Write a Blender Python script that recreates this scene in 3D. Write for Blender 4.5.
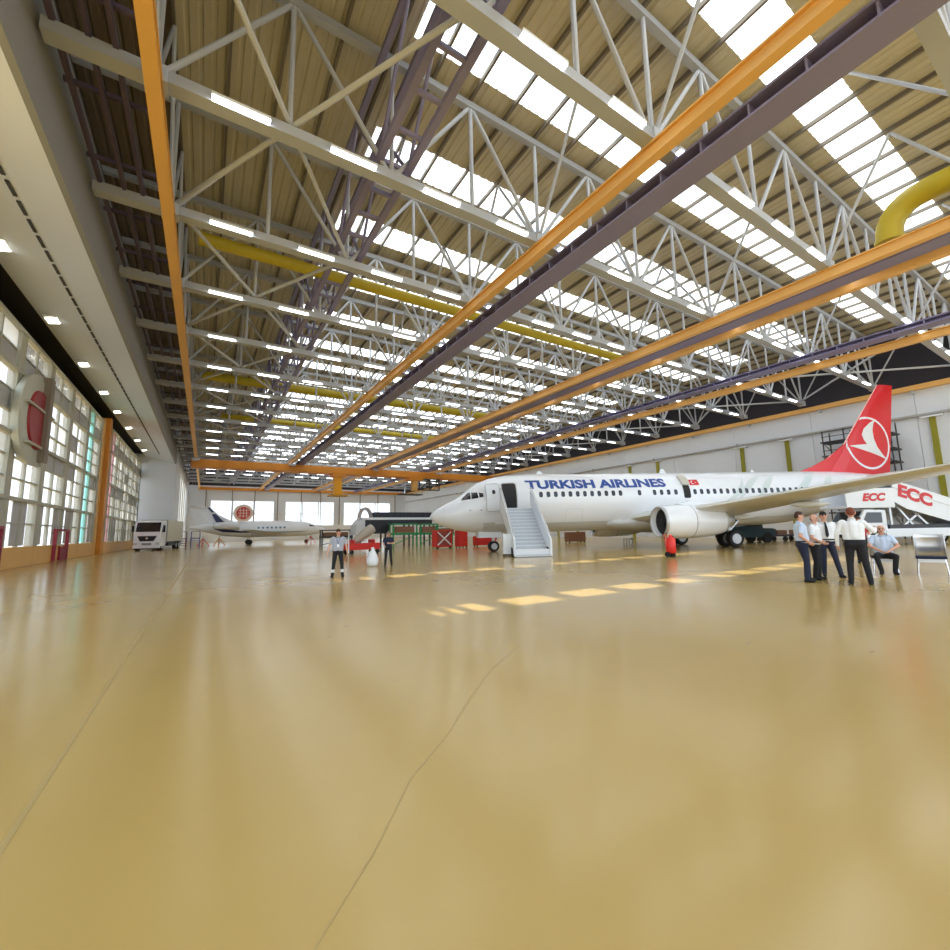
import bpy, bmesh, math, random
import numpy as np
from mathutils import Vector, Matrix

for o in list(bpy.data.objects): bpy.data.objects.remove(o)
SC = bpy.context.scene
COL = SC.collection
R = math.radians
random.seed(4)

# ------------------------------------------------------------------ camera
cam_d = bpy.data.cameras.new('camera'); cam = bpy.data.objects.new('camera', cam_d); COL.objects.link(cam)
d1 = Vector((205-475, 536-475, 430)).normalized()
d2 = Vector((1175-475, 516-475, 430)); d2 = (d2 - d1*d1.dot(d2)).normalized()
up = d2.cross(d1); up.normalize()
if up.y > 0: up = -up
cr = Vector((d2.x, d1.x, up.x)); cd = Vector((d2.y, d1.y, up.y)); cf = Vector((d2.z, d1.z, up.z))
m = Matrix.Identity(4)
for i in range(3):
    m[i][0] = cr[i]; m[i][1] = -cd[i]; m[i][2] = -cf[i]
m[2][3] = 1.48
cam.matrix_world = m
cam_d.sensor_width = 36; cam_d.lens = 430/950*36; cam_d.clip_start = .05; cam_d.clip_end = 600
SC.camera = cam

# ------------------------------------------------------------------ world, sun, exposure
w = bpy.data.worlds.new('sky'); SC.world = w; w.use_nodes = True
bg = w.node_tree.nodes['Background']; bg.inputs[0].default_value = (.80, .91, 1, 1); bg.inputs[1].default_value = 2.4
sun_d = bpy.data.lights.new('sun', 'SUN'); sun = bpy.data.objects.new('sun', sun_d); COL.objects.link(sun)
sun_d.energy = 8; sun_d.angle = R(.6); sun_d.color = (1, .95, .84)
sun.rotation_euler = Vector((-2.0, -3.85, -19.48)).to_track_quat('-Z', 'Y').to_euler()
sun.location = (10, 20, 40)
SC.view_settings.view_transform = 'Standard'; SC.view_settings.look = 'None'
SC.view_settings.exposure = 0.0; SC.view_settings.gamma = 1; SC.view_settings.use_curve_mapping = False
SC.cycles.max_bounces = 8; SC.cycles.diffuse_bounces = 5; SC.cycles.glossy_bounces = 4
SC.cycles.transparent_max_bounces = 12; SC.cycles.caustics_reflective = False
SC.cycles.sample_clamp_indirect = 6

# ------------------------------------------------------------------ materials
def lin(c): return tuple(((v/255+.055)/1.055)**2.4 if v/255 > .04045 else v/255/12.92 for v in c)
MATS = {}
def mat(name, rgb, rough=.5, metal=0, var=.06, scale=3, bump=0, coat=0, emit=0, spec=.5):
    """sRGB colour with a little procedural mottling"""
    if name in MATS: return MATS[name]
    M = bpy.data.materials.new(name); M.use_nodes = True; MATS[name] = M
    nt = M.node_tree; b = nt.nodes['Principled BSDF']; c = lin(rgb)
    tc = nt.nodes.new('ShaderNodeTexCoord'); n = nt.nodes.new('ShaderNodeTexNoise')
    n.inputs['Scale'].default_value = scale; n.inputs['Detail'].default_value = 4
    nt.links.new(tc.outputs['Object'], n.inputs['Vector'])
    mx = nt.nodes.new('ShaderNodeMix'); mx.data_type = 'RGBA'
    mx.inputs[6].default_value = (*[v*(1-var) for v in c], 1); mx.inputs[7].default_value = (*[min(1, v*(1+var)) for v in c], 1)
    nt.links.new(n.outputs['Fac'], mx.inputs[0]); nt.links.new(mx.outputs[2], b.inputs['Base Color'])
    b.inputs['Roughness'].default_value = rough; b.inputs['Metallic'].default_value = metal
    b.inputs['Coat Weight'].default_value = coat; b.inputs['Specular IOR Level'].default_value = spec
    b.inputs['Coat Roughness'].default_value = .08
    if bump:
        bp = nt.nodes.new('ShaderNodeBump'); bp.inputs['Strength'].default_value = bump; bp.inputs['Distance'].default_value = .02
        nt.links.new(n.outputs['Fac'], bp.inputs['Height']); nt.links.new(bp.outputs['Normal'], b.inputs['Normal'])
    if emit:
        nt.links.new(mx.outputs[2], b.inputs['Emission Color']); b.inputs['Emission Strength'].default_value = emit
    return M
def glass_mat(name, tint, trans=.9, diffuse=0):
    """thin pane: see-through part plus a milky translucent part"""
    M = bpy.data.materials.new(name); M.use_nodes = True; MATS[name] = M
    nt = M.node_tree; nt.nodes.clear(); out = nt.nodes.new('ShaderNodeOutputMaterial')
    t = nt.nodes.new('ShaderNodeBsdfTransparent'); t.inputs[0].default_value = (*[v*trans for v in tint], 1)
    tl = nt.nodes.new('ShaderNodeBsdfTranslucent')
    noise = nt.nodes.new('ShaderNodeTexNoise'); noise.inputs['Scale'].default_value = 1.2
    mr = nt.nodes.new('ShaderNodeMix'); mr.data_type = 'RGBA'
    mr.inputs[6].default_value = (*[v*.9 for v in tint], 1); mr.inputs[7].default_value = (*tint, 1)
    nt.links.new(noise.outputs['Fac'], mr.inputs[0]); nt.links.new(mr.outputs[2], tl.inputs[0])
    mx = nt.nodes.new('ShaderNodeMixShader'); mx.inputs[0].default_value = diffuse
    nt.links.new(t.outputs[0], mx.inputs[1]); nt.links.new(tl.outputs[0], mx.inputs[2])
    g = nt.nodes.new('ShaderNodeBsdfGlossy'); g.inputs['Roughness'].default_value = .1
    m2 = nt.nodes.new('ShaderNodeMixShader'); m2.inputs[0].default_value = .05
    nt.links.new(mx.outputs[0], m2.inputs[1]); nt.links.new(g.outputs[0], m2.inputs[2])
    nt.links.new(m2.outputs[0], out.inputs[0]); return M

def floor_mat():
    M = bpy.data.materials.new('epoxy_floor'); M.use_nodes = True; nt = M.node_tree; b = nt.nodes['Principled BSDF']
    tc = nt.nodes.new('ShaderNodeTexCoord')
    n1 = nt.nodes.new('ShaderNodeTexNoise'); n1.inputs['Scale'].default_value = .35; n1.inputs['Detail'].default_value = 6
    n2 = nt.nodes.new('ShaderNodeTexNoise'); n2.inputs['Scale'].default_value = 9; n2.inputs['Detail'].default_value = 3
    for n in (n1, n2): nt.links.new(tc.outputs['Object'], n.inputs['Vector'])
    mx = nt.nodes.new('ShaderNodeMix'); mx.data_type = 'RGBA'
    mx.inputs[6].default_value = (*lin((176, 148, 86)), 1); mx.inputs[7].default_value = (*lin((188, 160, 98)), 1)
    nt.links.new(n1.outputs['Fac'], mx.inputs[0]); nt.links.new(mx.outputs[2], b.inputs['Base Color'])
    mr = nt.nodes.new('ShaderNodeMapRange'); mr.inputs[3].default_value = .13; mr.inputs[4].default_value = .24
    nt.links.new(n1.outputs['Fac'], mr.inputs[0]); nt.links.new(mr.outputs[0], b.inputs['Roughness'])
    b.inputs['Specular IOR Level'].default_value = .5
    bp = nt.nodes.new('ShaderNodeBump'); bp.inputs['Strength'].default_value = .012; bp.inputs['Distance'].default_value = .01
    nt.links.new(n2.outputs['Fac'], bp.inputs['Height']); nt.links.new(bp.outputs['Normal'], b.inputs['Normal'])
    return M

white_wall = mat('white_wall', (220, 226, 236), .6, scale=.4, var=.03)
soffit_m = mat('soffit_white', (220, 227, 240), .6, scale=.3, var=.03)
fascia_m = mat('fascia_shaded_white', (146, 148, 150), .7, scale=.3, var=.04)  # toned down to grey: the shade on the fascia is in the colour
dark_m = mat('dark_void', (38, 33, 36), .8)  # near-black puts the shade of the door slot and gap into the colour
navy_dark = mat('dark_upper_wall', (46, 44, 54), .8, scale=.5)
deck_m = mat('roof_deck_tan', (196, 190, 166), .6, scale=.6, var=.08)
deck_dark = mat('roof_deck_shaded', (112, 98, 78), .7, scale=.6)  # deck darkened in colour for the shade where no skylights reach
steel = mat('grey_steel', (186, 191, 200), .45, scale=2)
chord_m = mat('chord_grey', (170, 175, 184), .5, scale=1)
purlin_m = mat('purlin_grey', (120, 112, 100), .6)
purple = mat('purple_steel', (130, 126, 164), .5, scale=1)
orange = mat('orange_steel', (228, 178, 100), .45, scale=1)
orange_deep = mat('crane_orange', (214, 138, 36), .45, scale=1)
duct_y = mat('yellow_duct', (190, 170, 34), .45)
mull_m = mat('mullion_grey', (178, 178, 166), .6)
greypanel = mat('grey_panel', (182, 182, 184), .5)
olive = mat('olive_post', (146, 142, 36), .6)
pipe_m = mat('pipe_grey', (172, 172, 172), .5)
black = mat('black_rubber', (24, 24, 26), .7)
dgrey = mat('dark_grey', (62, 62, 66), .6)
chrome = mat('chrome', (225, 225, 230), .15, metal=1)
alu = mat('aluminium', (200, 202, 205), .35, metal=.6)
white_p = mat('white_paint', (238, 242, 249), .25, coat=.5, var=.015)
white_s = mat('white_satin', (230, 235, 242), .45, var=.02)
belly = mat('belly_grey', (206, 208, 208), .3, coat=.4, var=.02)
wing_g = mat('wing_grey', (204, 204, 198), .3, coat=.3, var=.03)
red_p = mat('red_paint', (214, 22, 34), .35, coat=.3, var=.04)
red_e = mat('red_equipment', (206, 40, 36), .5)
blue_t = mat('blue_letter', (38, 76, 156), .4)
navy = mat('navy_paint', (24, 34, 92), .35)
green = mat('green_steel', (36, 140, 82), .5)
brown = mat('brown_wood', (136, 96, 76), .7)
teal_d = mat('dark_teal', (28, 62, 72), .5)
glass_d = mat('dark_glass', (30, 34, 42), .1, spec=.8)
win_d = mat('cabin_window', (52, 58, 72), .2)
tube_on = mat('tube_light_on', (246, 250, 255), .5, emit=9)
spot_on = mat('spot_light_on', (255, 248, 232), .5, emit=9)
tulip = mat('pale_tulip_grey', (206, 218, 220), .3, coat=.4, var=.02)
g_clear = glass_mat('window_glass', (.97, .98, 1), .92, .15)
g_teal = glass_mat('teal_glass', (.62, .9, .9), .95, .3)
g_pink = glass_mat('pink_glass', (.95, .68, .76), .9, .3)
g_milk = glass_mat('milky_glass', (.93, .94, .96), .85, .6)
g_sky = glass_mat('skylight_sheet', (.93, .95, .97), .9, 1.0)
g_skyc = glass_mat('skylight_clear', (.98, .98, .98), .95, .1)

# ------------------------------------------------------------------ mesh helpers
class MB:
    def __init__(s): s.v = []; s.f = []; s.m = []
    def add(s, vs, fs, mi=0):
        k = len(s.v); s.v += [tuple(v) for v in vs]; s.f += [tuple(i+k for i in f) for f in fs]; s.m += [mi]*len(fs); return s
    def box(s, a, b, mi=0):
        (x0, y0, z0), (x1, y1, z1) = a, b
        return s.add([(x0,y0,z0),(x1,y0,z0),(x1,y1,z0),(x0,y1,z0),(x0,y0,z1),(x1,y0,z1),(x1,y1,z1),(x0,y1,z1)],
                     [(0,3,2,1),(4,5,6,7),(0,1,5,4),(1,2,6,5),(2,3,7,6),(3,0,4,7)], mi)
    def cbox(s, c, d, mi=0):
        return s.box([c[i]-d[i]/2 for i in range(3)], [c[i]+d[i]/2 for i in range(3)], mi)
    def frame(s, p, q, upv=(0,0,1)):
        p = Vector(p); q = Vector(q); d = (q-p).normalized(); u = Vector(upv)
        if abs(d.dot(u)) > .98: u = Vector((0,1,0))
        a = d.cross(u).normalized(); b = a.cross(d).normalized(); return p, q, a, b
    def bar(s, p, q, w, h=None, mi=0):
        h = h or w; p, q, a, b = s.frame(p, q); vs = []
        for e in (p, q):
            for i, j in ((-1,-1),(1,-1),(1,1),(-1,1)): vs.append(e+a*(i*w/2)+b*(j*h/2))
        return s.add(vs, [(0,1,2,3),(7,6,5,4),(0,4,5,1),(1,5,6,2),(2,6,7,3),(3,7,4,0)], mi)
    def tube(s, p, q, r0, r1=None, n=8, mi=0, cap=True):
        r1 = r0 if r1 is None else r1; p, q, a, b = s.frame(p, q); vs = []
        for e, r in ((p, r0), (q, r1)):
            for i in range(n):
                t = 2*math.pi*i/n; vs.append(e+a*(math.cos(t)*r)+b*(math.sin(t)*r))
        fs = [(i, i+n, (i+1) % n+n, (i+1) % n) for i in range(n)]
        if cap: fs += [tuple(range(n)), tuple(range(2*n-1, n-1, -1))]
        return s.add(vs, fs, mi)
    def path(s, pts, r, n=8, mi=0):
        for a, b in zip(pts, pts[1:]): s.tube(a, b, r, r, n, mi)
        return s
    def loft(s, rings, mi=0, cap=True, closed=True):
        n = len(rings[0]); vs = [p for r in rings for p in r]; fs = []
        for k in range(len(rings)-1):
            for i in range(n if closed else n-1):
                j = (i+1) % n; fs.append((k*n+i, k*n+j, (k+1)*n+j, (k+1)*n+i))
        if cap and closed: fs += [tuple(range(n-1, -1, -1)), tuple(range((len(rings)-1)*n, len(rings)*n))]
        return s.add(vs, fs, mi)
    def lathe(s, prof, c, axis='z', n=20, mi=0, cap=True):
        rings = []
        for h, r in prof:
            ring = []
            for i in range(n):
                t = 2*math.pi*i/n; a, b = r*math.cos(t), r*math.sin(t)
                ring.append({'z': (c[0]+a, c[1]+b, c[2]+h), 'x': (c[0]+h, c[1]+a, c[2]+b), 'y': (c[0]+b, c[1]+h, c[2]+a)}[axis])
            rings.append(ring)
        return s.loft(rings, mi, cap)
    def prism(s, poly, y0, y1, mi=0, axis='y'):
        """polygon in (a,b) extruded along axis"""
        def P(a, b, t): return {'y': (a, t, b), 'x': (t, a, b), 'z': (a, b, t)}[axis]
        n = len(poly); vs = [P(a, b, y0) for a, b in poly]+[P(a, b, y1) for a, b in poly]
        return s.add(vs, [tuple(range(n)), tuple(range(2*n-1, n-1, -1))]+[(i, i+n, (i+1) % n+n, (i+1) % n) for i in range(n)], mi)
    def mesh(s, name, mats, smooth=False, bev=0):
        me = bpy.data.meshes.new(name); me.from_pydata(s.v, [], s.f)
        for M in (mats if isinstance(mats, (list, tuple)) else [mats]): me.materials.append(M)
        me.polygons.foreach_set('material_index', s.m)
        bm = bmesh.new(); bm.from_mesh(me); bmesh.ops.recalc_face_normals(bm, faces=bm.faces); bm.to_mesh(me); bm.free()
        if smooth:
            me.polygons.foreach_set('use_smooth', [True]*len(me.polygons))
            if smooth is not True: me.set_sharp_from_angle(angle=R(smooth))
        me.update(); return me
    def build(s, name, mats, parent=None, smooth=False, bev=0):
        o = link(name, s.mesh(name, mats, smooth), parent)
        if bev:
            b = o.modifiers.new('bevel', 'BEVEL'); b.width = bev; b.segments = 2; b.limit_method = 'ANGLE'
        return o
def link(name, data, parent=None, loc=None):
    o = bpy.data.objects.new(name, data); COL.objects.link(o)
    if parent is not None: o.parent = parent
    if loc: o.location = loc
    return o
def tag(o, label=None, cat=None, group=None, kind=None):
    if label: o['label'] = label
    if cat: o['category'] = cat
    if group: o['group'] = group
    if kind: o['kind'] = kind
    return o
def thing(name, label, cat, loc=(0,0,0), rz=0, group=None, sc=1):
    o = link(name, None); o.location = loc; o.rotation_euler = (0, 0, rz); o.scale = (sc,)*3; o.empty_display_size = .3
    return tag(o, label, cat, group)
def copy_tree(o, parent=None):
    c = o.copy(); COL.objects.link(c); c.parent = parent
    for ch in list(o.children): copy_tree(ch, c)
    return c
def struct(o): o['kind'] = 'structure'; return o
def sempty(name): return struct(link(name, None))

# ------------------------------------------------------------------ the setting
XD, XF, XW = -8.6, -4.2, 54.3          # door plane, fascia plane, right wall
YB, YE = -9.0, 130.0                   # roof start, far wall
ZC, ZR = 14.2, 19.48                   # truss bottom chord, roof
PT = 5.85
TY = [7.6+PT*k for k in range(-2, 21)]; SY = [5.8+PT*k for k in range(-2, 21)]
fl = struct(MB().box((-40, -45, -.3), (60, 140, 0)).build('floor', floor_mat()))
joint = mat('joint_grey', (170, 146, 92), .6)
MB().box((-.775, -30, -.02), (-.745, 129, .002)).build('joint', joint, fl)
ck = MB(); pts = [(.3, 1.7), (.75, 2.15), (1.12, 2.6), (1.6, 3.0), (2.1, 3.5), (2.65, 4.0), (3.6, 4.7)]
for a, b in zip(pts, pts[1:]): ck.bar((*a, 0), (*b, 0), .008, .003)
ck.build('joint', joint, fl)
mk = MB()
for x, y, r in ((2.0, 7.2, .03), (1.6, 6.6, .02), (9, 3.4, .03), (6.6, 2.0, .025), (5.9, 3.0, .02)): mk.cbox((x, y, 0), (r*3, r, .003))
mk.build('scuff_mark', mat('scuff', (120, 100, 66), .6), fl)

# ceiling: ribbed deck strips between the skylights
ce = sempty('ceiling'); SW = 1.75; CW = .85; SX0, SX1 = 5.6, 50.2
def ribs(x0, x1, y0, y1, z=0, p=.43, hgt=.045):
    b = MB(); x = x0; pr = []
    while x < x1-.01:
        for dx, dz in ((0, 0), (.24, 0), (.29, hgt), (.38, hgt)):
            if x+dx <= x1: pr.append((x+dx, z+dz))
        x += p
    pr.append((x1, z)); n = len(pr)
    b.add([(a, y0, c) for a, c in pr]+[(a, y1, c) for a, c in pr], [(i, i+1, i+1+n, i+n) for i in range(n-1)])
    return b
deck_me = ribs(-1.8, 53.9, -(PT-SW)/2, (PT-SW)/2).mesh('roof_panel', deck_m)
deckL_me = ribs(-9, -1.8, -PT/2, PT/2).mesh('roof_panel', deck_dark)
deckL2_me = ribs(-1.8, SX0, -SW/2, SW/2).mesh('roof_panel', deck_m)
deckR2_me = ribs(SX1, 53.9, -SW/2, SW/2).mesh('roof_panel', deck_m)
for y in SY:
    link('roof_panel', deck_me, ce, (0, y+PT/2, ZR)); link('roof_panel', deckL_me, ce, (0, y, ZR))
    link('roof_panel', deckL2_me, ce, (0, y, ZR)); link('roof_panel', deckR2_me, ce, (0, y, ZR))
pur_me = MB().box((-.05, YB, -.2), (.05, YE, 0)).mesh('purlin', purlin_m)
x = -7.0
while x < 53.5:
    link('purlin', pur_me, ce, (x, 0, ZR-.005)); x += 1.725
# skylights: a strip of ribbed sheets over each bay
PL = 3.43
pane_me = ribs(0, PL, -SW/2, SW/2).mesh('pane', g_sky); hp = PL/2
panec_me = ribs(0, hp-.5, -CW/2, CW/2).mesh('pane', g_skyc); panef_me = ribs(hp-.5, hp, -CW/2, CW/2).mesh('pane', g_sky); panes_me = ribs(0, PL, -(SW-CW)/2, (SW-CW)/2).mesh('pane', g_sky)
for i, y in enumerate(SY):
    wn = sempty('window_%d' % (i+1)); wn.location = (SX0, y, ZR+.01)
    for k in range(13):
        clear = (i == 3 and k < 6) or (i == 4 and k < 8)
        if not clear: link('pane', pane_me, wn, (k*PL, 0, 0)); continue
        sgn = -1 if i == 3 else 1      # clear sheets added along one edge to throw the sun patches
        link('pane', panes_me, wn, (k*PL, -sgn*CW/2, 0))
        for q in (0, 1): link('pane', panec_me, wn, (k*PL+q*hp, sgn*(SW-CW)/2, 0)); link('pane', panef_me, wn, (k*PL+q*hp, sgn*(SW-CW)/2, 0))

# left: sloping soffit, fascia, slot, pier, wall beyond
wl = sempty('wall_left')
MB().prism([(XF-.2, 12.35), (XD+.55, 13.26), (XD+.55, 13.6), (XF-.2, 12.7)], YB, 78).build('soffit', soffit_m, wl)
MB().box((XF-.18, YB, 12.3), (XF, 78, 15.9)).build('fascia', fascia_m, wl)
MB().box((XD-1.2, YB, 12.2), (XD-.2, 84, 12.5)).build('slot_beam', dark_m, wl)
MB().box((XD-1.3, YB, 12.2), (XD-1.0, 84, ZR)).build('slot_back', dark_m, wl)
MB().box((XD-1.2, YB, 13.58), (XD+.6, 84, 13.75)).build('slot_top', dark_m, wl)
sl = MB(); y = -6.0
while y < 72: sl.box((-5.9, y, 12.655), (-5.8, y+.75, 12.7)); y += 1.0
sl.build('slot_grille', dgrey, wl)['kind'] = 'stuff'
MB().box((XF-.35, YB, 15.9), (XF, 78, 16.05)).build('fascia_cap', dgrey, wl)
for i, y in enumerate((2, 9, 16, 23, 30, 37, 43.7, 50, 57, 64, 71)):
    s = thing('recessed_spotlight', 'small white spotlight recessed in the sloping soffit above the glazed doors', 'light', (-7.45, y, 13.05), 0, 'spotlights in the soffit')
    s.rotation_euler = (0, -.2144+math.pi*0, 0)
    MB().box((-.28, -.45, -.08), (.28, .45, .05)).build('frame', white_s, s)
    MB().box((-.22, -.38, -.1), (.22, .38, -.05)).build('lens', spot_on, s)
wp = sempty('wall_pier')
MB().box((XD-1, 78, 0), (XF, 92, ZR-.3)).build('pier', white_wall, wp)
wl2 = sempty('wall_left_far')
MB().box((XF-.5, 92, 0), (XF, YE, 1.2)).build('sill', white_wall, wl2)
MB().box((XF-.5, 92, 12.6), (XF, YE, ZR)).build('head', white_wall, wl2)
MB().box((XF-.5, 124, 1.2), (XF, YE, 12.6)).build('jamb', white_wall, wl2)
wn = sempty('window_30'); 
for k in range(4): MB().box((XF-.3, 92+8*k+.05, 1.2), (XF-.25, 100+8*k-.05, 12.6)).build('pane', g_milk, wn)
for k in range(1, 4): MB().box((XF-.4, 92+8*k-.12, 1.2), (XF-.1, 92+8*k+.12, 12.6)).build('window_frame', mull_m, wn)

# glazed hangar doors
def hangar_door(name, Y0, nb, bw, xp, ztop, stilew=.9, first_pink=False, teal_bay=None):
    d = sempty(name); d.location = (xp, Y0, 0)
    Z0, Z1, Z2 = 1.1, 3.6, ztop
    nr = 8; rh = (Z2-Z1)/nr; cw = (bw-stilew)/2
    L = nb*bw+stilew
    stile = MB().box((-.25, 0, Z0), (.14, stilew, Z2)).mesh('stile', mull_m)
    mid = MB().box((-.12, -.07, Z0), (.06, .07, Z2)).mesh('mullion', mull_m)
    for k in range(nb+1): link('stile', stile, d, (0, k*bw, 0))
    for k in range(nb): link('mullion', mid, d, (0, k*bw+stilew+cw, 0))
    heavy = MB().box((-.1, 0, -.09), (.2, L, .09)).mesh('transom', mull_m)
    light = MB().box((-.1, 0, -.04), (.05, L, .04)).mesh('transom', mull_m)
    for z in (Z1, Z1+3*rh, Z1+6*rh, Z2): link('transom', heavy, d, (0, 0, z))
    for r_ in (1, 2, 4, 5, 7): link('transom', light, d, (0, 0, Z1+r_*rh))
    link('transom', light, d, (0, 0, 2.35))
    for k in range(nb): MB().box((-.3, k*bw+.03, .02), (.18, (k+1)*bw-.03, Z0)).build('kick_panel', orange, d)
    MB().box((-.3, nb*bw+.03, .02), (.18, L, Z0)).build('kick_panel', orange, d)
    def pm(w_, h_, M): return MB().box((-.03, 0, 0), (.0, w_, h_)).mesh('pane', M)
    up = {M.name: pm(cw-.08, rh-.09, M) for M in (g_clear, g_teal, g_pink, greypanel, g_milk)}
    lo = {(M.name, q): pm((cw-.1)/2, 1.16, M) for q in (0, 1) for M in (g_clear, g_teal, g_pink, greypanel, g_milk)}
    rnd = random.Random(len(name)+nb)
    for k in range(nb):
        for c in (0, 1):
            yb = k*bw+stilew+c*cw+.05
            base = g_teal if (teal_bay == k and c == 0) else g_pink if (first_pink and k == 0 and c == 0) else g_clear
            for r_ in range(nr):
                M = base
                if base is g_clear and (r_ == 6 or (r_ == 2 and (k+c) % 3) or (r_ == 4 and (k*2+c) % 5 == 0)): M = greypanel
                elif base is g_clear and rnd.random() < .12: M = g_milk
                link('pane', up[M.name], d, (0, yb, Z1+r_*rh+.05))
            for q in (0, 1):
                M = base if base is not g_clear else (greypanel if q == (k+c) % 2 else g_clear)
                for zz in (Z0+.05, 2.4): link('pane', lo[(M.name, q)], d, (0, yb+q*(cw-.08)/2, zz))
    return d
d1_ = hangar_door('door_1', 14.8, 7, 5.05, XD, 12.15, .8, teal_bay=6)
MB().box((-.35, 36.3, .02), (.2, 37.0, 12.5)).build('end_post', orange, d1_)
d2_ = hangar_door('door_2', 54.6, 6, 3.9, XD+.15, 12.15, .55, first_pink=True)
MB().box((-.75, -2.6, .02), (.35, -1.8, 12.75)).build('end_post', orange_deep, d2_)
MB().box((-.75, -1.8, .02), (.1, .02, 12.5)).build('end_post', orange, d2_)
MB().box((-.9, -3.3, 0), (-.5, -2.6, 12.7)).build('gap_shade', dark_m, d2_)  # dark box standing in for the shade between the door leaves
MB().box((-.3, 23.95, .02), (.1, 24.4, 12.4)).build('end_post', orange, d2_)
crimson = mat('crimson_frame', (142, 34, 58), .5)
for i, y in enumerate((38.6, 26.6)):
    wk = sempty('door_%d' % (i+3)); wk.location = (XD+.2, y, 0)
    for yy in (0, 3.0): MB().box((-.02, yy, .03), (.16, yy+.16, 2.15)).build('door_frame', crimson, wk)
    MB().box((-.02, .16, 2.0), (.16, 3.0, 2.15)).build('door_frame', crimson, wk)
    MB().box((0, 1.4, .05), (.12, 3.0, 1.0)).build('door_panel', crimson, wk)
    MB().box((.1, 1.35, .95), (.2, 1.45, 1.15)).build('door_handle', chrome, wk)
# big round emblem hung on the near door leaf
em = thing('round_emblem', 'large round grey emblem with a dark red disc hung on the glazed door', 'emblem', (XD+.45, 31.9, 7.9))
MB().lathe([(-.28, 2.4), (.0, 2.5), (.02, 2.5), (.1, 2.3)], (0, 0, 0), 'x', 40).build('disc', mat('emblem_grey', (190, 192, 180), .5), em, 35)
MB().lathe([(.1, 1.62), (.2, 1.58)], (0, 0, 0), 'x', 36).build('red_disc', mat('emblem_red', (150, 30, 36), .5), em, 35)
MB().box((.05, .5, -2.2), (.4, 1.1, 2.6)).build('upright', mat('emblem_post', (128, 116, 100), .6), em)
MB().box((.05, -2.2, .5), (.28, 2.2, .62)).build('crossbar', mull_m, em)
MB().box((.05, -1.8, -1.5), (.28, 1.8, -1.38)).build('crossbar', mull_m, em)

# far wall with three glazed bays
wf = sempty('wall_far')
W3 = [(.9, 15.7), (18.8, 31.9), (34.9, 49.3)]; ZW0, ZW1 = 3.9, 10.5
for x0, x1 in zip([XF]+[b for a, b in W3], [a for a, b in W3]+[XW]): MB().box((x0, YE, 0), (x1, YE+.5, 14.4)).build('wall_panel', white_wall, wf)
for a, b in W3:
    MB().box((a, YE, ZW1), (b, YE+.5, 14.4)).build('wall_panel', white_wall, wf)
    MB().box((a, YE, 0), (b, YE+.5, ZW0)).build('wall_panel', white_wall, wf)
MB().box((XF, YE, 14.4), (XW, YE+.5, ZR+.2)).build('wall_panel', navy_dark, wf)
for i, (a, b) in enumerate(W3):
    wn = sempty('window_%d' % (i+31)); n = 3
    for k in range(n):
        for j in range(2):
            p0 = a+(b-a)*k/n+.08; p1 = a+(b-a)*(k+1)/n-.08; q0 = ZW0+(ZW1-ZW0)*j/2+.05; q1 = ZW0+(ZW1-ZW0)*(j+1)/2-.05
            MB().box((p0, YE+.2, q0), (p1, YE+.24, q1)).build('pane', g_clear, wn)
    MB().box((a, YE+.12, (ZW0+ZW1)/2-.06), (b, YE+.3, (ZW0+ZW1)/2+.06)).build('window_frame', white_s, wn)
    for k in range(1, n): MB().box((a+(b-a)*k/n-.09, YE+.05, ZW0), (a+(b-a)*k/n+.09, YE+.3, ZW1)).build('window_frame', mull_m, wn)
drop = MB().box((-.09, YE-.5, 4.0), (.09, YE-.3, 13.6)).mesh('post', mat('brown_post', (120, 108, 92), .6))
for x in (-.3, 5.6, 10.9, 16.6, 22.7, 28.0, 33.4, 39.6, 45.2, 50.8): link('post', drop, wf, (x, 0, 0))

# right wall
wr = sempty('wall_right')
pan = MB().box((0, .02, 0), (.4, 7.98, 10.95)).mesh('wall_panel', white_wall); pan2 = MB().box((0, .02, 11.0), (.4, 7.98, 13.55)).mesh('wall_panel', white_wall)
for k in range(18):
    link('wall_panel', pan, wr, (XW, -13+8*k, 0)); link('wall_panel', pan2, wr, (XW, -13+8*k, 0))
MB().box((XW+.05, -13, 10.9), (XW+.4, YE, 11.05)).build('joint', pipe_m, wr)
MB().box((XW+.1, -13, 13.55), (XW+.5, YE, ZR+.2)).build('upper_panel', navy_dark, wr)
pm_ = MB().box((-.16, -.2, 0), (0, .2, 10.6)).mesh('post', olive)
br_ = MB().box((-.5, -.7, 10.62), (0, .7, 10.75)).mesh('bracket', white_s)
for base in (5.3, 21.4, 37.6, 53.9, 70.2, 86.5):
    for dy in (0, 4.75): link('post', pm_, wr, (XW, base+dy, 0)); link('bracket', br_, wr, (XW, base+dy, 0))
pp = thing('wall_pipe', 'long grey pipe running level along the white right wall above the olive posts', 'pipe', (XW-.2, 0, 10.95))
MB().tube((0, -12, 0), (0, 129, 0), .13).build('pipe', pipe_m, pp, 40)
for k in range(12): MB().box((-.06, -8+11.5*k, -.16), (.2, -7.85+11.5*k, .2)).build('clamp', dgrey, pp)

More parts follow.
